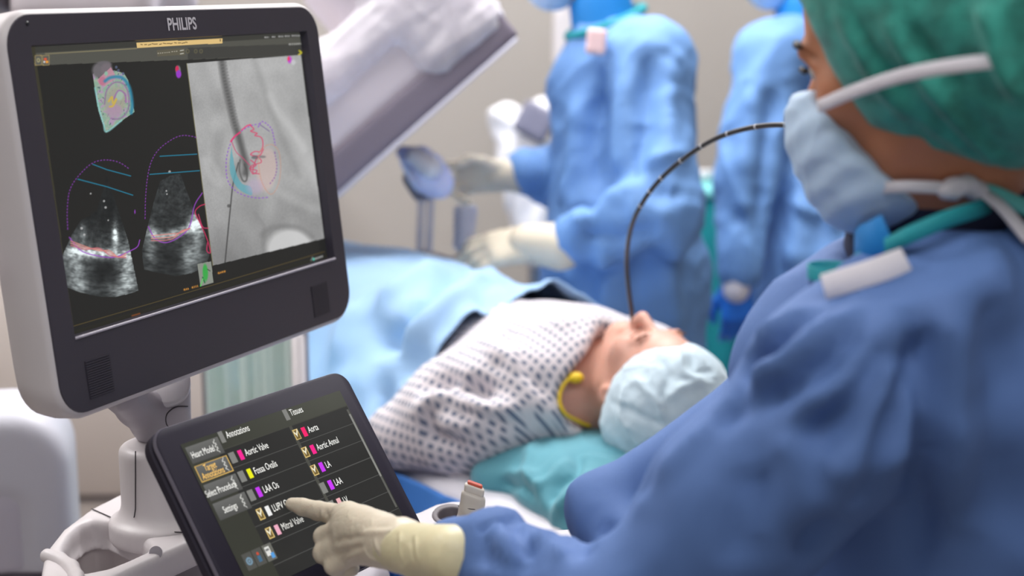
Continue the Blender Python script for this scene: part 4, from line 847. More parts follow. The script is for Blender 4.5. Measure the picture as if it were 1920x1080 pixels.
nbody = un([head_sdf(NH), un([cap(h(-.02, 0, -.05), nb+np.array([0, 0, -.02]), .056, .062), cap(h(.03, 0, -.09), nb+nf_*.03, .03, .03)], .03),
            un([cap(nb+np.array([0, 0, -.16]), hipN, .09, .11), cap(nb-ns_*.1+np.array([0, 0, -.13]), nb+ns_*.1+np.array([0, 0, -.14]), .04)], .04),
            chain([nb+ns_*.10+np.array([0, 0, -.16]), sho+(elb-sho)*.2, elb, wr], [.035, .033, .030, .022], .02)], .025)
sdf('body', nbody, .007, M_skin_dark, nur, smooth=1)
finish_face(nur, NH, M_skin_dark)
# gown
g = un([cap(nb+np.array([0, 0, -.16]), hipN+np.array([0, 0, .1]), .150, .175, None), cap(hipN+np.array([0, 0, .1]), np.array([hipN[0], hipN[1], .45]), .175, .21),
        cap(nb+ns_*.13+np.array([0, 0, -.135])-nf_*.02, nb-ns_*.15+np.array([0, 0, -.12]), .060, .060), cap(nb+np.array([0, 0, -.085])-nf_*.03, nb+np.array([0, 0, -.15])+nf_*.09, .072, .080),
        cap(nb-nf_*.05+np.array([0, 0, -.11]), hipN-nf_*.05+np.array([0, 0, .1]), .13, .15)], .04)
sl = chain([sho+(nb-sho)*.10, sho+(elb-sho)*.25, sho+(elb-sho)*.62, elb, elb+(wr-elb)*.45, elb+(wr-elb)*.78, C3(856, 1040, 1.322)], [.070, .074, .066, .050, .034, .030, .026], .02)
sl = un([sl, ell(C3(925, 1005, 1.30), (.022, .02, .018))], .02)
shf2 = C3(1510, 760, 1.42); farsl = chain([nb-ns_*.17+np.array([0, 0, -.09]), shf2, C3(1130, 955, 1.40), C3(1200, 1060, 1.33)], [.065, .062, .026, .035], .03)
g = un([g, sl, farsl], .025)
ncut = un([cap(h(-.02, 0, -.04), nb+np.array([0, 0, -.03]), .075, .075), cap(C3(1700, 400, 1.24), C3(1600, 470, 1.22), .03, .02)], .02)
g = sub(g, ncut, .012)
na_, nb_2 = C3(1600, 482, 1.17), C3(1885, 350, 1.19); npl = nrm(np.cross(nb_2-na_, nrm(ns_+np.array([0, 0, -.34])))); npl = npl if npl[2] > 0 else -npl
g = sub(g, S(lambda P: -((P-na_)@npl), na_, na_), .010)
NW = lambda pts, a, w: (pts, a, w)
nfold = [NW([(1768, 560), (1775, 640), (1782, 760), (1775, 900), (1760, 1070)], .013, .020), NW([(1742, 570), (1748, 660), (1752, 780), (1740, 900), (1715, 1060)], -.024, .013), NW([(1860, 520), (1885, 650), (1890, 800), (1880, 1000)], -.014, .02),
         NW([(1690, 575), (1680, 650), (1650, 740), (1600, 830), (1560, 920)], .018, .011), NW([(1715, 600), (1705, 690), (1670, 790), (1620, 880)], -.017, .011), NW([(1660, 585), (1610, 670), (1550, 740), (1480, 765)], .015, .011), NW([(1672, 600), (1635, 690), (1570, 780), (1500, 830)], -.015, .011),
         NW([(1610, 580), (1520, 645), (1450, 690), (1385, 725)], .017, .012), NW([(1630, 600), (1540, 680), (1470, 725), (1400, 765)], -.014, .010), NW([(1540, 570), (1460, 610), (1400, 650)], .013, .012), NW([(1500, 610), (1440, 650), (1385, 690)], -.016, .009),
         NW([(1420, 640), (1395, 690), (1375, 750), (1320, 800)], -.014, .010), NW([(1380, 730), (1290, 830), (1190, 930), (1110, 1010)], .008, .010), NW([(1430, 860), (1400, 960), (1380, 1070)], -.012, .018), NW([(1240, 880), (1160, 960), (1080, 1020)], -.009, .010), NW([(1470, 800), (1500, 900), (1520, 1000)], .012, .016),
         NW([(1540, 980), (1620, 910), (1700, 820)], .014, .018), NW([(1520, 1060), (1570, 960), (1650, 890)], -.020, .016), NW([(1560, 830), (1580, 920), (1570, 1000)], .012, .016),
         NW([(905, 965), (895, 1000), (905, 1050)], -.008, .006), NW([(950, 965), (975, 1000), (985, 1040)], -.012, .007), NW([(930, 960), (945, 1010), (955, 1060)], .009, .006), NW([(1000, 985), (1030, 1000), (1060, 1040)], .009, .007), NW([(1020, 960), (1050, 1000), (1100, 1030)], -.010, .007), NW([(880, 1000), (920, 990), (960, 975)], .005, .005), NW([(860, 1040), (930, 1050), (1000, 1060)], -.006, .006)]
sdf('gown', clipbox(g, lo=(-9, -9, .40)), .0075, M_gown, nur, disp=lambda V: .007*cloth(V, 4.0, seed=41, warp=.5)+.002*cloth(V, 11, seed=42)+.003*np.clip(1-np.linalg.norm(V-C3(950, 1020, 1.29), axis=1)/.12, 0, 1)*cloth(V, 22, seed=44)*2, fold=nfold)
legs(nur, hipN, nf_, ns_)
# cuff hem, shoulder tape, neck bands
def band(pts, w, t, fr_up, m, name, par, n=8, **kw):      # a fabric strip of width w and thickness t along pts
    P = spline(pts, n); T = np.gradient(P, axis=0); T /= np.linalg.norm(T, axis=1)[:, None]; rings = []
    for i in range(len(P)):
        u = np.asarray(fr_up[i] if isinstance(fr_up, list) else fr_up, float); u = nrm(u-T[i]*(u@T[i])); v = np.cross(T[i], u)
        rings.append(np.array([P[i]+u*w/2*a+v*t/2*b_ for a, b_ in ((1, .3), (.9, 1), (-.9, 1), (-1, .3), (-1, -.3), (-.9, -1), (.9, -1), (1, -.3))]))
    return obj(name, *loft(rings), m, par, **kw)
gown = [o for o in bpy.data.objects if o.name.startswith('gown') and o.parent == nur][0]
band(onsurf(gown, [(1548, 553), (1590, 540), (1640, 522), (1700, 500)], .006), .020, .0035, cvec((.3, 1, -.3)), M_tie, 'shoulder_tape', nur, label='white tape tab on the shoulder')
nk_pts = [C3(1905, 352, 1.30), C3(1850, 386, 1.16), C3(1780, 409, 1.125), C3(1700, 443, 1.125), C3(1640, 474, 1.16), C3(1602, 496, 1.175), C3(1590, 520, 1.2)]
band(nk_pts, .013, .004, cvec((0, -1, 0)), M_band, 'neck_binding', nur, n=6)
# loose gown front under the gaping neckline
def ringp(px, py, rx, z, n=40): a = np.linspace(0, 2*np.pi, n, endpoint=False)[:, None]; return C3(px, py, z)+rx*(np.cos(a)*AX+np.sin(a)*np.array([0, 1., 0]))
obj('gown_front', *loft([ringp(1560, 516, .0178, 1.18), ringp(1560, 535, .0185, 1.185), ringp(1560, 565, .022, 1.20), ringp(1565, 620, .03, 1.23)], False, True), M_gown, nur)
obj('neckline_loop', *loft([ringp(1558, 522, .0183, 1.18), ringp(1558, 498, .0186, 1.18), ringp(1558, 496, .0180, 1.18), ringp(1558, 497, .0172, 1.18), ringp(1558, 522, .0170, 1.18)], False, False), M_band, nur)
inn = un([cap(nb+np.array([0, 0, -.05]), nb+np.array([0, 0, .04]), .082, .074)], .02)
sdf('inner_collar', sub(inn, half(nb+np.array([0, 0, .022])+nf_*.0, -nrm(np.array([0, 0, 1.0])+.10*nf_)), .006), .004, M_navy, nur)
band([C3(1606, 462, 1.20), C3(1616, 455, 1.17), C3(1640, 446, 1.152), C3(1666, 434, 1.145)], .028, .004, cvec((0, -1, 0)), M_brightblue, 'collar_insert', nur, label='bright blue collar edge at the throat')
# hair at the nape below the cap
hr = ell(h(-.055, 0, -.035), (.065, .070, .065), NH)
sdf('hair', hr, .004, M_hair, nur, disp=lambda V: .003*cloth(V, 18, seed=8))
# bouffant cap
cp = un([ell(h(-.035, 0, .050), (.135, .112, .115), NH), ell(h(-.115, -.0, .00), (.11, .112, .13), NH), ell(h(-.115, .0, -.03), (.09, .10, .105), NH), ell(h(-.02, 0, -.02), (.085, .086, .085), NH)], .04)
c1, c2, c3 = C3(1535, 20, 1.19), C3(1665, 222, 1.13), C3(1885, 372, 1.15); 
cpn = nrm(np.cross(c2-c1, nL+0*(c3-c1)))
# cutting surface runs through the hairline points
cn = nrm(np.cross(c3-c1, nL)); cn = cn if cn@nF > 0 else -cn
bump_ = S(lambda P: (P-c1)@cn-.030*np.clip(np.sin(np.clip((P-c1)@nrm(c3-c1)/np.linalg.norm(c3-c1), 0, 1)*np.pi), 0, 1), c1, c1)
cp = inter(cp, bump_, .012)
cpf = [NW([(1560, 20), (1600, 90), (1640, 160), (1700, 230)], 0.0065, 0.0060), NW([(1640, 30), (1700, 110), (1760, 200), (1850, 290), (1910, 330)], 0.0091, 0.0060), NW([(1820, 0), (1850, 60), (1870, 130), (1910, 200)], 0.0104, 0.0067), NW([(1690, 40), (1740, 120), (1800, 170)], -0.0065, 0.0075), NW([(1720, 230), (1780, 270), (1850, 320)], 0.0052, 0.0053), NW([(1580, 30), (1640, 120), (1690, 190)], -0.0052, 0.0060)]
sdf('bouffant_cap', cp, .005, M_cap, nur, disp=lambda V: .004*cloth(V, 8, seed=61, stretch=(1, 1, 1))+.0015*cloth(V, 26, seed=62), fold=cpf)
# mask: pleated shell over nose, mouth and chin
mo = un([ell(h(.070, 0, -.060), (.060, .062, .066), NH), ell(h(.105, 0, -.035), (.018, .022, .030), NH), ell(h(.062, 0, -.100), (.052, .050, .034), NH)], .03)
mi = un([ell(h(.052, 0, -.060), (.060, .058, .066), NH)], .03)
mcut = half(h(.056, 0, -.06), -nrm(NH.x+.62*NH.z*-1*-1)) if False else S(lambda P: -((P-h(.073, 0, -.045))@nrm(NH.x-.50*NH.z)), NH.o, NH.o)
mk = sub(inter(mo, mcut, .004), half(h(.09, 0, -.012), -nrm(NH.z-.25*NH.x)) if False else S(lambda P: -(( P-h(.085, 0, -.010))@nrm(NH.z-.30*NH.x)), NH.o, NH.o), .004)
def pleat(V): L = NH.loc(V); return .0008*np.sin((L[:, 2]+.2*L[:, 0])*2*np.pi/.024)*(L[:, 2] > -.115)+.0018*cloth(V, 22, seed=5)
mko = sdf('face_mask', mk, .0032, M_mask, nur, disp=pleat)
# ties
t1_ = [C3(1535, 200, 1.165), C3(1600, 172, 1.128), C3(1680, 145, 1.095), C3(1760, 128, 1.062), C3(1850, 116, 1.052), C3(1930, 112, 1.055), C3(2010, 112, 1.08)]
band(t1_, .0105, .0022, cvec((.1, 1, 0)), M_tie, 'mask_tie', nur)
t2_ = [C3(1645, 353, 1.165), C3(1700, 350, 1.150), C3(1760, 352, 1.145), C3(1800, 356, 1.15), C3(1850, 345, 1.17), C3(1890, 350, 1.21)]
band(t2_, .0095, .003, cvec((.05, 1, 0)), M_tie, 'mask_tie', nur)
kn = un([ell(C3(1790, 352, 1.145), (.009, .007, .009)), ell(C3(1812, 346, 1.145), (.009, .008, .007)), ell(C3(1830, 357, 1.15), (.010, .007, .008)), ell(C3(1776, 360, 1.145), (.007, .006, .006))], .004)
sdf('tie_knot', kn, .0025, M_tie, nur, disp=lambda V: .002*cloth(V, 60, seed=3))
band([C3(1835, 355, 1.15), C3(1880, 390, 1.14), C3(1930, 450, 1.13)], .011, .0025, cvec((1, .1, 0)), M_tie, 'mask_tie', nur)
band([C3(1820, 350, 1.155), C3(1870, 365, 1.15), C3(1935, 395, 1.15)], .012, .003, cvec((.1, 1, 0)), mat('pale_teal_tie', (110, 205, 200), .7), 'cap_tie', nur)
# gloved pointing hand
gz = (CAM*0, )
def tz(px, py):                          # depth of the touch panel behind a pixel
    q = TF.px(px, py); return (TF(q[0], q[1], 0)-CAM)@AF
zt = tz(545, 945)
IM, MM, RM, PM = C3(652, 968, zt-.062), C3(648, 990, zt-.074), C3(655, 1013, zt-.082), C3(668, 1034, zt-.086)
WR = C3(752, 1022, zt-.150)
hand = un([cap(WR, IM, .0195, .0125), cap(WR, MM, .0195, .0135), cap(WR, RM, .0195, .0135), cap(WR, PM, .0185, .0125), cap(WR+(IM-WR)*.4, IM, .014, .011)], .012)
fi = [chain([IM, C3(598, 958, zt-.030), C3(568, 951, zt-.014), C3(547, 945, zt-.0065)], [.0112, .0092, .0084, .0066], .003),
      chain([MM, C3(608, 1006, zt-.052), C3(620, 1026, zt-.035), C3(640, 1026, zt-.045)], [.0125, .0100, .0088, .008], .003),
      chain([RM, C3(607, 1036, zt-.062), C3(622, 1052, zt-.045), C3(645, 1048, zt-.055)], [.012, .0102, .0088, .008], .003),
      chain([PM, C3(626, 1060, zt-.072), C3(640, 1072, zt-.058), C3(660, 1066, zt-.065)], [.011, .0092, .0080, .0072], .003)]
th_ = chain([C3(725, 1000, zt-.115), C3(690, 985, zt-.075), C3(655, 992, zt-.045), C3(632, 1004, zt-.030)], [.015, .013, .0105, .009], .006)
hs = un([hand, th_], .010)
for q in fi: hs = (lambda s, q: S(lambda P: smin(s.f(P), q.f(P), .0045), np.minimum(s.lo, q.lo), np.maximum(s.hi, q.hi)))(hs, q)
hs = un([hs, cap(WR, C3(810, 1040, zt-.190), .0195, .0225)], .008)
gf_ = [NW([(700, 985), (690, 1010), (700, 1045)], .0016, .0022), NW([(668, 1030), (680, 1050), (700, 1062)], .0016, .002), NW([(720, 990), (712, 1020), (722, 1050)], -.0014, .003), NW([(590, 952), (592, 962), (590, 972)], .0014, .002), NW([(598, 958), (602, 966)], -.0012, .002), NW([(612, 1020), (640, 1010), (670, 1000)], -.0022, .003), NW([(615, 1046), (645, 1035), (670, 1028)], -.002, .003), NW([(655, 1000), (690, 990), (730, 985)], .0012, .003), NW([(660, 1040), (640, 1062), (655, 1070)], .0012, .002)]
sdf('glove', hs, .0016, M_glove, nur, disp=lambda V: .0007*cloth(V, 38, seed=71), fold=gf_)
cfz = zt-.165
cuff = chain([C3(742, 1024, zt-.148), C3(790, 1034, zt-.178), C3(850, 1042, zt-.215)], [.0222, .0245, .0270], .004)
sdf('glove_cuff', cuff, .0018, mat('pale_yellow_latex', (226, 216, 178), .42, .03, 40, bump=.2, bscale=260, sss=.1), nur, disp=lambda V: .0009*cloth(V, 26, seed=72), fold=[NW([(740, 990), (737, 1020), (742, 1062)], .0016, .002), NW([(772, 990), (768, 1030), (775, 1070)], .0012, .002), NW([(762, 1000), (759, 1030), (765, 1060)], -.001, .002)])

# ---- background people
def scrub_person(label, hc, F, U, sc, neck_base, hip, near_sh, far_sh, near_arm, far_arm, tr, folds_, seed, rw):
    F = nrm(cvec(F)); U = cvec(U); U = nrm(U-F*(U@F)); L = np.cross(U, F); H = Fr(hc, F, L, U); p = empty('person', (hip[0], hip[1], 0), label, 'person')
    fw = nrm(np.array([F[0], F[1], 0])); sd = np.cross((0, 0, 1), fw)
    bd = un([head_sdf(H), cap(H(-.02, 0, -.05), neck_base, .056, .06), cap(neck_base+np.array([0, 0, -.17]), hip, .09, .11)]+[chain(a_, [.04, .03, .022], .02) for a_ in (near_arm, far_arm)], .03)
    sdf('body', bd, .010, M_skin_fair, p, smooth=1)
    finish_face(p, H, None)
    gn_ = un([cap(neck_base+np.array([0, 0, -.15]), hip+np.array([0, 0, .15]), tr[0], tr[1]), cap(neck_base+np.array([0, 0, -.045]), neck_base+np.array([0, 0, -.13])+fw*.015, .080, .088), cap(hip+np.array([0, 0, .15]), np.array([hip[0], hip[1], .42]), tr[1], tr[1]*1.1), cap(near_sh, far_sh, .085, .085),
             chain([near_sh, *near_arm[1:]], [.080, rw, .048], .02), chain([far_sh, *far_arm[1:]], [.080, rw*.9, .046], .02)], .045)
    gn_ = sub(gn_, cap(H(-.02, 0, -.05), neck_base+np.array([0, 0, .03]), .066, .058), .010)
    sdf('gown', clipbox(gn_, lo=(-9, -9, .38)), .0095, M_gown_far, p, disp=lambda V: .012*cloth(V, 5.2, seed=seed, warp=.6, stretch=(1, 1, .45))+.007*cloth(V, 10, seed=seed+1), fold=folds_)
    sdf('collar', un([cap(neck_base+np.array([0, 0, -.045]), neck_base+(H.o-neck_base)*.22, .072, .066)], .01), .006, M_brightblue, p)
    an3 = np.linspace(0, 2*np.pi, 33)[:, None]; obj('neck_binding', *tube(neck_base+np.array([0, 0, .004])+fw*.005+.078*(np.cos(an3)*fw+np.sin(an3)*sd)-np.cos(an3)*np.array([0, 0, .03]), .010, 8), M_band, p)
    sdf('mask', sub(inter(ell(H(.068, 0, -.062), (.062, .064, .068), H), half(H(.040, 0, -.06), -H.x), .004), S(lambda P: -((P-H(.085, 0, -.006))@H.z), H.o, H.o), .004), .005, M_mask, p)
    sdf('bouffant_cap', inter(ell(H(-.035, 0, .045), (.13, .108, .115), H), half(H(.05, 0, .05), nrm(-(H.z*.62-H.x*.78))), .01) if False else sub(ell(H(-.035, 0, .050), (.128, .106, .11), H), half(H(.02, 0, .0), -nrm(H.x*.78-H.z*.62)), .01), .007, M_cap, p, disp=lambda V: .004*cloth(V, 12, seed=3))
    legs(p, hip, fw, sd); return p, H
# surgeon at the table, both gloved hands over the drape
zA = 3.12
nbA = C3(1140, 45, zA)
nearA = [C3(1228, 130, zA-.13), C3(1238, 395, zA-.22), C3(1075, 452, zA-.22)]; farA = [C3(1135, 125, zA+.16), C3(1090, 345, zA+.18), C3(985, 322, zA+.04)]
fA = [NW([(1228, 90), (1205, 180), (1190, 290), (1185, 330)], -0.0220, 0.0202), NW([(1265, 110), (1262, 200), (1250, 300)], 0.0160, 0.0216), NW([(1120, 120), (1105, 250), (1110, 400), (1100, 560)], -0.0220, 0.0216), NW([(1160, 130), (1150, 250), (1150, 330)], 0.0180, 0.0216), NW([(1190, 330), (1130, 370), (1060, 430)], 0.0200, 0.0216), NW([(1220, 340), (1250, 360), (1290, 350)], -0.0180, 0.0187), NW([(1200, 285), (1240, 290), (1300, 270)], 0.0160, 0.0173), NW([(1230, 470), (1200, 540), (1190, 640)], -0.0240, 0.0216), NW([(1280, 450), (1265, 540), (1280, 640)], 0.0200, 0.0216), NW([(1100, 440), (1160, 455), (1230, 440)], -0.0200, 0.0158), NW([(1070, 180), (1060, 280), (1045, 400)], 0.0140, 0.0202), NW([(1130, 480), (1120, 540), (1140, 620)], 0.0180, 0.0216)]
pA, HA = scrub_person('person in blue gown with cream gloved hands reaching over the pale blue drape', C3(1078, -108, zA), (-.95, .25, -.1), (-.26, -.96, 0), 1, nbA, C3(1170, 640, zA+.02), C3(1215, 120, zA-.12), C3(1150, 115, zA+.14), nearA, farA, (.115, .160), fA, 81, .076)
hA1 = hand_sdf(C3(1010, 458, zA-.20), cvec((-1, .10, .02)), cvec((-.1, -.75, .6)), cvec((0, -.5, -.8)), 1.0, ((.35, .5, .3), (.4, .5, .4), (.45, .5, .4), (.4, .5, .4)), thumb=(.6, .3))
sdf('glove', hA1, .0045, M_glove, pA); sdf('glove_cuff', chain([C3(985, 455, zA-.20), C3(1050, 462, zA-.215)], [.036, .048], .01), .005, M_glove, pA)
hA2 = hand_sdf(C3(945, 330, zA+.03), cvec((-1, .02, -.05)), cvec((0, -.8, -.5)), cvec((.1, -.6, .8)), .95, ((.15, .2, .1), (.9, .9, .5), (1.1, .9, .5), (1.1, .9, .5)), thumb=(.3, .5))
sdf('glove', hA2, .0045, M_glove, pA); sdf('glove_cuff', chain([C3(935, 328, zA+.03), C3(990, 326, zA+.04)], [.034, .042], .01), .005, M_glove, pA)
sdf('name_badge', rbox(Fr(C3(1118, 78, zA-.185), nrm(cvec((1, .1, 0))), nrm(cvec((.1, -1, 0))), nrm(cvec((0, 0, -1)))), (-.020, -.026, -.006), (.020, .026, .006), .006), .003, mat('pink_white_card', (238, 205, 208), .5), None, label='small pink and white badge clipped to the standing surgeon\'s chest', cat='badge')
# second person, further right, arm hanging with a blue glove
zB_ = 3.62
nearB = [C3(1432, 135, zB_-.10), C3(1400, 330, zB_-.14), C3(1385, 505, zB_-.16)]; farB = [C3(1570, 130, zB_+.14), C3(1590, 330, zB_+.15), C3(1560, 480, zB_+.1)]
fB = [NW([(1420, 120), (1400, 220), (1390, 330)], 0.0168, .03), NW([(1455, 150), (1450, 300), (1440, 450)], -0.0308, .028), NW([(1500, 300), (1490, 400), (1480, 520)], 0.0252, .03), NW([(1540, 120), (1530, 250), (1550, 380)], -0.0168, .03), NW([(1480, 380), (1530, 400), (1580, 410)], 0.0196, .02), NW([(1360, 400), (1390, 420), (1420, 410)], -0.0168, .02)]
pB, HB = scrub_person('person in blue gown standing back with one arm hanging in a blue glove', C3(1478, -92, zB_), (-.95, .25, -.15), (-.26, -.96, 0), 1, C3(1510, 42, zB_), C3(1535, 620, zB_+.02), C3(1450, 115, zB_-.09), C3(1560, 115, zB_+.13), nearB, farB, (.130, .165), fB, 91, .072)
hB = hand_sdf(C3(1382, 528, zB_-.16), cvec((.02, 1, 0)), cvec((-1, 0, 0)), cvec((0, 0, -1)), .95, ((.5, .5, .3), (.6, .6, .4), (.6, .6, .4), (.6, .6, .4)), thumb=(.3, .3))
sdf('glove', hB, .005, M_bglove, pB, label='blue glove'); sdf('glove_cuff', chain([C3(1383, 515, zB_-.16), C3(1380, 545, zB_-.16)], [.038, .034], .01), .006, M_tie, pB, label='white knitted cuff')
# ------------------------------------------------------------------ equipment in the background
# wrapped detector head of the x-ray arm
fd = empty('xray_detector', C3(760, 200, 2.95), 'grey and lavender detector head wrapped in clear plastic behind the monitor', 'x-ray detector')
dx = nrm(cvec((.738, -.672, .16))); dz = nrm(cvec((.10, .12, -1)))-0; dz = nrm(dz-dx*(dz@dx)); dy = np.cross(dz, dx)
DF = Fr(C3(972, 62, 2.86), dx, dy, dz)
hous = rbox(DF, (-.64, .045, -.30), (-.012, .30, .0), .035)
hous = un([hous, rbox(DF, (-.64, .05, -.25), (-.30, .262, .045), .05)], .015)
notch = cap(DF(-.268, .235, .2), DF(-.268, .235, -.5), .014); notch2 = cap(DF(-.268, .235, -.2), DF(-.24, .34, -.2), .02)
sdf('housing', un([rbox(DF, (-.64, .045, -.30), (-.012, .205, .0), .03), rbox(DF, (-.235, .06, -.28), (-.02, .36, -.01), .05), rbox(DF, (-.64, .06, -.28), (-.30, .225, .0), .05)], .012), .008, mat('lavender_grey_enamel', (220, 212, 222), .4), fd)
sdf('bumper', rbox(DF, (-.65, -.004, -.31), (.0, .062, .006), .006), .006, mat('dark_grey_bumper', (124, 116, 132), .5), fd)
obj('rim', *tube([DF(-.64, -.006, .002), DF(-.4, -.006, .002), DF(-.01, -.006, .002)], .004, 8), mat('pale_rim', (205, 205, 222), .4), fd)
fl = un([rbox(DF, (-.65, .135, -.31), (.006, .225, .022), .035), rbox(DF, (-.20, .02, -.30), (.012, .38, .018), .05), rbox(DF, (-.65, .13, -.29), (-.285, .245, .028), .05)], .02)
def fdisp(V): L = DF.loc(V); q = L*np.array([6, 55, 30]); return .0035*np.clip(1-np.abs(noise(q))*3, -.5, 1)+.003*cloth(V, 11, seed=77, warp=.7)
sdf('plastic_cover', clipbox(fl), .007, M_film, fd, disp=fdisp)
obj('support_arm', *tube(spline([DF(-.45, .2, -.2), DF(-.5, .5, -.4), (-.8, 3.6, 2.6), (-.8, 3.6, 2.98)], 8), .06, 16), M_white, fd)

# white overhead arm at the top left
oa = empty('equipment_arm', C3(190, -20, 2.4), 'white equipment arm with a thin dark seam above the monitor', 'equipment arm')
OF = Fr(C3(180, -40, 2.45), nrm(cvec((1, .02, .2))), np.cross(nrm(cvec((-.1, 0, -1))), nrm(cvec((1, .02, .2)))), nrm(cvec((-.1, 0, -1))))
sdf('cover', un([rbox(OF, (-.13, -.09, -.1), (.10, .12, .1), .03), cap(OF(.07, -.02, 0), OF(.12, -.025, 0), .045)], .03), .007, mat('pale_enamel', (204, 196, 202), .45), oa)
obj('seam', *tube([OF(.022, .1, .101), OF(.032, -.02, .101), OF(.055, -.09, .10)], .005, 8), M_grey, oa)
obj('ceiling_post', *cyl(OF(-.02, .1, 0), (OF(-.02, .1, 0)[0], OF(-.02, .1, 0)[1], 2.98), .045), M_white, oa)
obj('corner_block', *box(OF, (-.20, -.06, -.08), (-.135, .1, .06), .01), M_grey, oa)

# white rounded machine at the lower left
wm = empty('machine_housing', (C3(0, 900, 2.3)[0], C3(0, 900, 2.3)[1], 0), 'white rounded machine housing standing at the left edge behind the deck', 'machine housing')
WF = Fr(C3(0, 900, 2.3), nrm(cvec((1, 0, .25))), (0, 0, 1), np.cross(nrm(cvec((1, 0, .25))*np.array([1, 1, 0])), (0, 0, 1)))
WF.x = nrm(WF.x*np.array([1, 1, 0])); WF.z = nrm(np.cross(WF.x, WF.y))
sdf('shell', sub(inter(inter(rbox(WF, (-.22, -.30, -.40), (.112, .128, .40), .090), S(lambda P: np.abs(WF.loc(P)[:, 2])-.09, WF.o, WF.o), .035), S(lambda P: -(WF.loc(P)[:, 1]+.125), WF.o, WF.o), .01), rbox(WF, (-.16, -.3, .078), (.080, .045, .2), .07), .006), .005, mat('cool_white_shell', (206, 206, 216), .45), wm)
sdf('inset_panel', rbox(WF, (-.155, -.115, .02), (.074, .040, .099), .006) if False else inter(rbox(WF, (-.155, -.30, -.12), (.073, .040, .086), .06), S(lambda P: -(WF.loc(P)[:, 1]+.118), WF.o, WF.o), .002), .005, mat('cool_white_panel', (198, 194, 206), .5), wm)
obj('foot_column', *box(Fr((WF.o[0], WF.o[1], 0), WF.x, -WF.z, (0, 0, 1)), (-.20, -.08, 0), (.10, .08, WF.o[2]-.125), .01), mat('plum_grey_base', (112, 104, 116), .6), wm)

# covered equipment behind the surgeon's hands
ce = empty('covered_stand', (C3(975, 260, 4.1)[0], C3(975, 260, 4.1)[1], 0), 'white plastic-draped stand with a dark slot behind the gloved hand', 'equipment stand')
sdf('white_cover', un([cap(C3(955, 222, 4.1), C3(985, 300, 4.1), .045, .07), cap(C3(985, 300, 4.1), C3(1010, 460, 4.1), .07, .06), cap(C3(950, 225, 4.1), C3(935, 228, 4.1), .03, .015), cap(C3(1015, 215, 4.12), C3(1035, 215, 4.12), .04)], .03), .010, mat('white_plastic_sheet', (226, 226, 232), .35), ce, disp=lambda V: .018*cloth(V, 7, seed=15))
sdf('dark_slot', rbox(Fr(C3(1003, 225, 3.99), nrm(cvec((.9, .5, 0))), nrm(cvec((-.5, .9, 0))), nrm(cvec((0, 0, -1)))), (-.045, -.04, -.03), (.05, .05, .03), .01), .007, mat('slate_grey', (118, 118, 138), .5), ce)
obj('pole', *cyl((C3(1010, 400, 4.1)[0], C3(1010, 400, 4.1)[1], 0), C3(1010, 400, 4.1), .03), M_metal, ce)
pw = empty('white_column', (C3(1062, 80, 4.4)[0], C3(1062, 80, 4.4)[1], 0), 'white column far behind the standing surgeon\'s chin', 'column')
obj('shaft', *cyl((C3(1062, 80, 4.4)[0], C3(1062, 80, 4.4)[1], 0), (C3(1062, 80, 4.4)[0], C3(1062, 80, 4.4)[1], 1.86), .03), M_white, pw)
sdf('rounded_top', rbox(Fr(C3(1058, 70, 4.4), (1, 0, 0), (0, 1, 0), (0, 0, 1)), (-.035, -.03, -.09), (.035, .03, .09), .02), .006, M_white, pw)

# clear stand with lavender wrapped handle
ps = empty('handpiece_stand', tb(.92, .02, 1.08), 'lavender wrapped handpiece on a clear stand on the drape', 'handpiece stand')
pz_ = 2.98
sdf('wrapped_handpiece', un([ell(C3(800, 325, pz_), (.036, .04, .040)), cap(C3(785, 300, pz_), C3(822, 345, pz_), .026, .030), cap(C3(770, 300, pz_), C3(755, 285, pz_), .018, .012)], .02), .004, mat('lavender_plastic_wrap', (214, 218, 252), .25, .04, 20, sss=.3), ps, disp=lambda V: .005*cloth(V, 16, seed=33))
sdf('wrap_highlight', un([cap(C3(778, 292, pz_-.045), C3(808, 314, pz_-.050), .018, .022)], .01), .004, M_whiteg, ps)  # white piece modelled in place of the highlight on the wrap
sdf('underside_shade', cap(C3(770, 335, pz_+.03), C3(790, 362, pz_+.02), .018, .020), .005, M_grey, ps)  # grey piece standing in for the shadow under the wrap
for x in (790, 808): obj('clear_leg', *cyl(C3(x, 372, pz_), C3(x-4, 476, pz_), .0075), M_clear, ps)
obj('wire_base', *tube(spline([C3(772, 476, pz_), C3(795, 470, pz_), C3(820, 477, pz_), C3(845, 484, pz_), C3(862, 478, pz_)], 6), .003, 8), M_grey, ps)
sdf('clear_cup', sub(cap(C3(873, 395, pz_), C3(868, 455, pz_), .024, .021), cap(C3(873, 375, pz_), C3(868, 450, pz_), .020, .018), .002), .003, M_clear, ps)

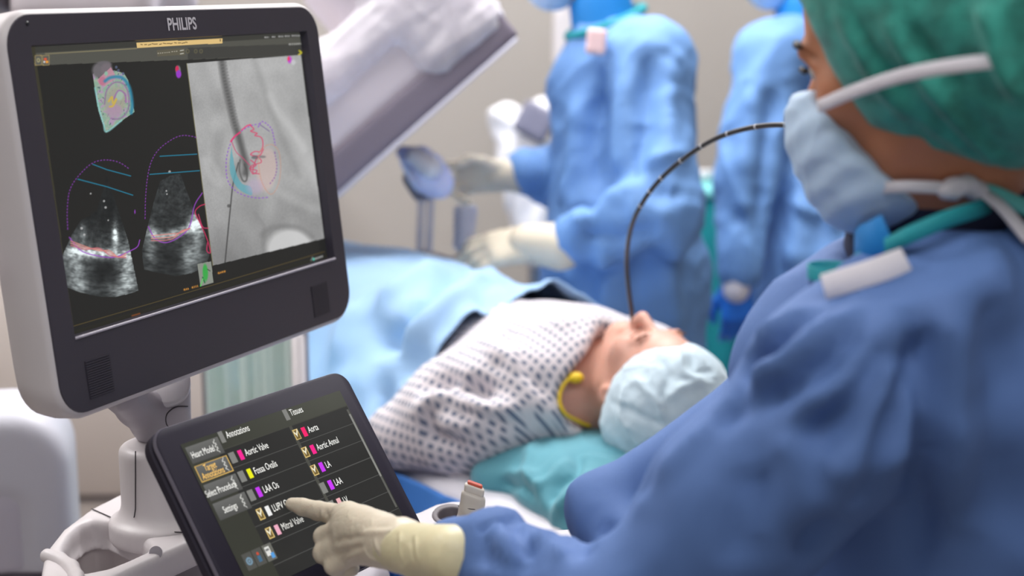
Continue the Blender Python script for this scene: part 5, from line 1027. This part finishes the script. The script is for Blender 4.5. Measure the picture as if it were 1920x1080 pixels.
# teal covered side table and bowl
st = empty('side_table', (C3(1345, 450, 4.1)[0], C3(1345, 450, 4.1)[1], 0), 'teal covered side table between the two standing people', 'table')
SF = Fr((C3(1352, 450, 4.1)[0], C3(1352, 450, 4.1)[1], 0), (1, 0, 0), (0, 1, 0), (0, 0, 1))
sdf('cloth_cover', rbox(SF, (-.09, -.15, .03), (.12, .2, 1.075), .02), .010, mat('deep_teal_cloth', (22, 146, 150), .8), st, disp=lambda V: .012*cloth(V*np.array([1, 1, .3]), 9, seed=51)*np.clip((1.05-V[:, 2])*6, 0, 1))
obj('top_sheet', *box(SF, (-.10, -.16, 1.06), (.13, .21, 1.088), .01), mat('pale_teal_top', (120, 200, 200), .7), st)
sdf('white_bowl', sub(ell(C3(1322, 325, 4.05), (.030, .030, .028)), ell(C3(1322, 316, 4.05), (.025, .025, .022)), .002), .004, M_white, None, label='small white bowl on the teal side table', cat='bowl')

# black marked tube rising from the patient's mouth
mth = hp(.094, 0, -.0635)
pth = [mth-(HP.x*.02), mth+HP.x*.012, C3(1184, 580, 2.30), C3(1179, 545, 2.28), C3(1175, 490, 2.25), C3(1180, 440, 2.20), C3(1196, 395, 2.15), C3(1232, 343, 2.09), C3(1283, 297, 2.03), C3(1340, 261, 1.97), C3(1405, 240, 1.91), C3(1475, 234, 1.85), C3(1560, 242, 1.80), C3(1660, 275, 1.75), C3(1760, 340, 1.70)]
sp_ = spline(pth, 10)
en = empty('probe_tube', mth, 'thin black flexible tube with pale depth marks curving up from the patient\'s mouth', 'tube')
obj('shaft', *tube(sp_, .0034, 14), mat('black_tube_rubber', (26, 24, 28), .28, coat=.4), en)
for a, b_ in ((1418, 241), (1366, 257), (1318, 280), (1280, 305), (1247, 335), (1222, 362), (1203, 388)):
    X, Y, _ = proj(sp_); k = np.argmin((X-a)**2+(Y-b_)**2); d = nrm(sp_[k+1]-sp_[k-1])
    obj('depth_mark', *tube([sp_[k]-d*.0012, sp_[k], sp_[k]+d*.0012], .0037, 14), mat('pale_mark', (205, 205, 210), .5) if a == 1418 else bpy.data.materials['pale_mark'], en)
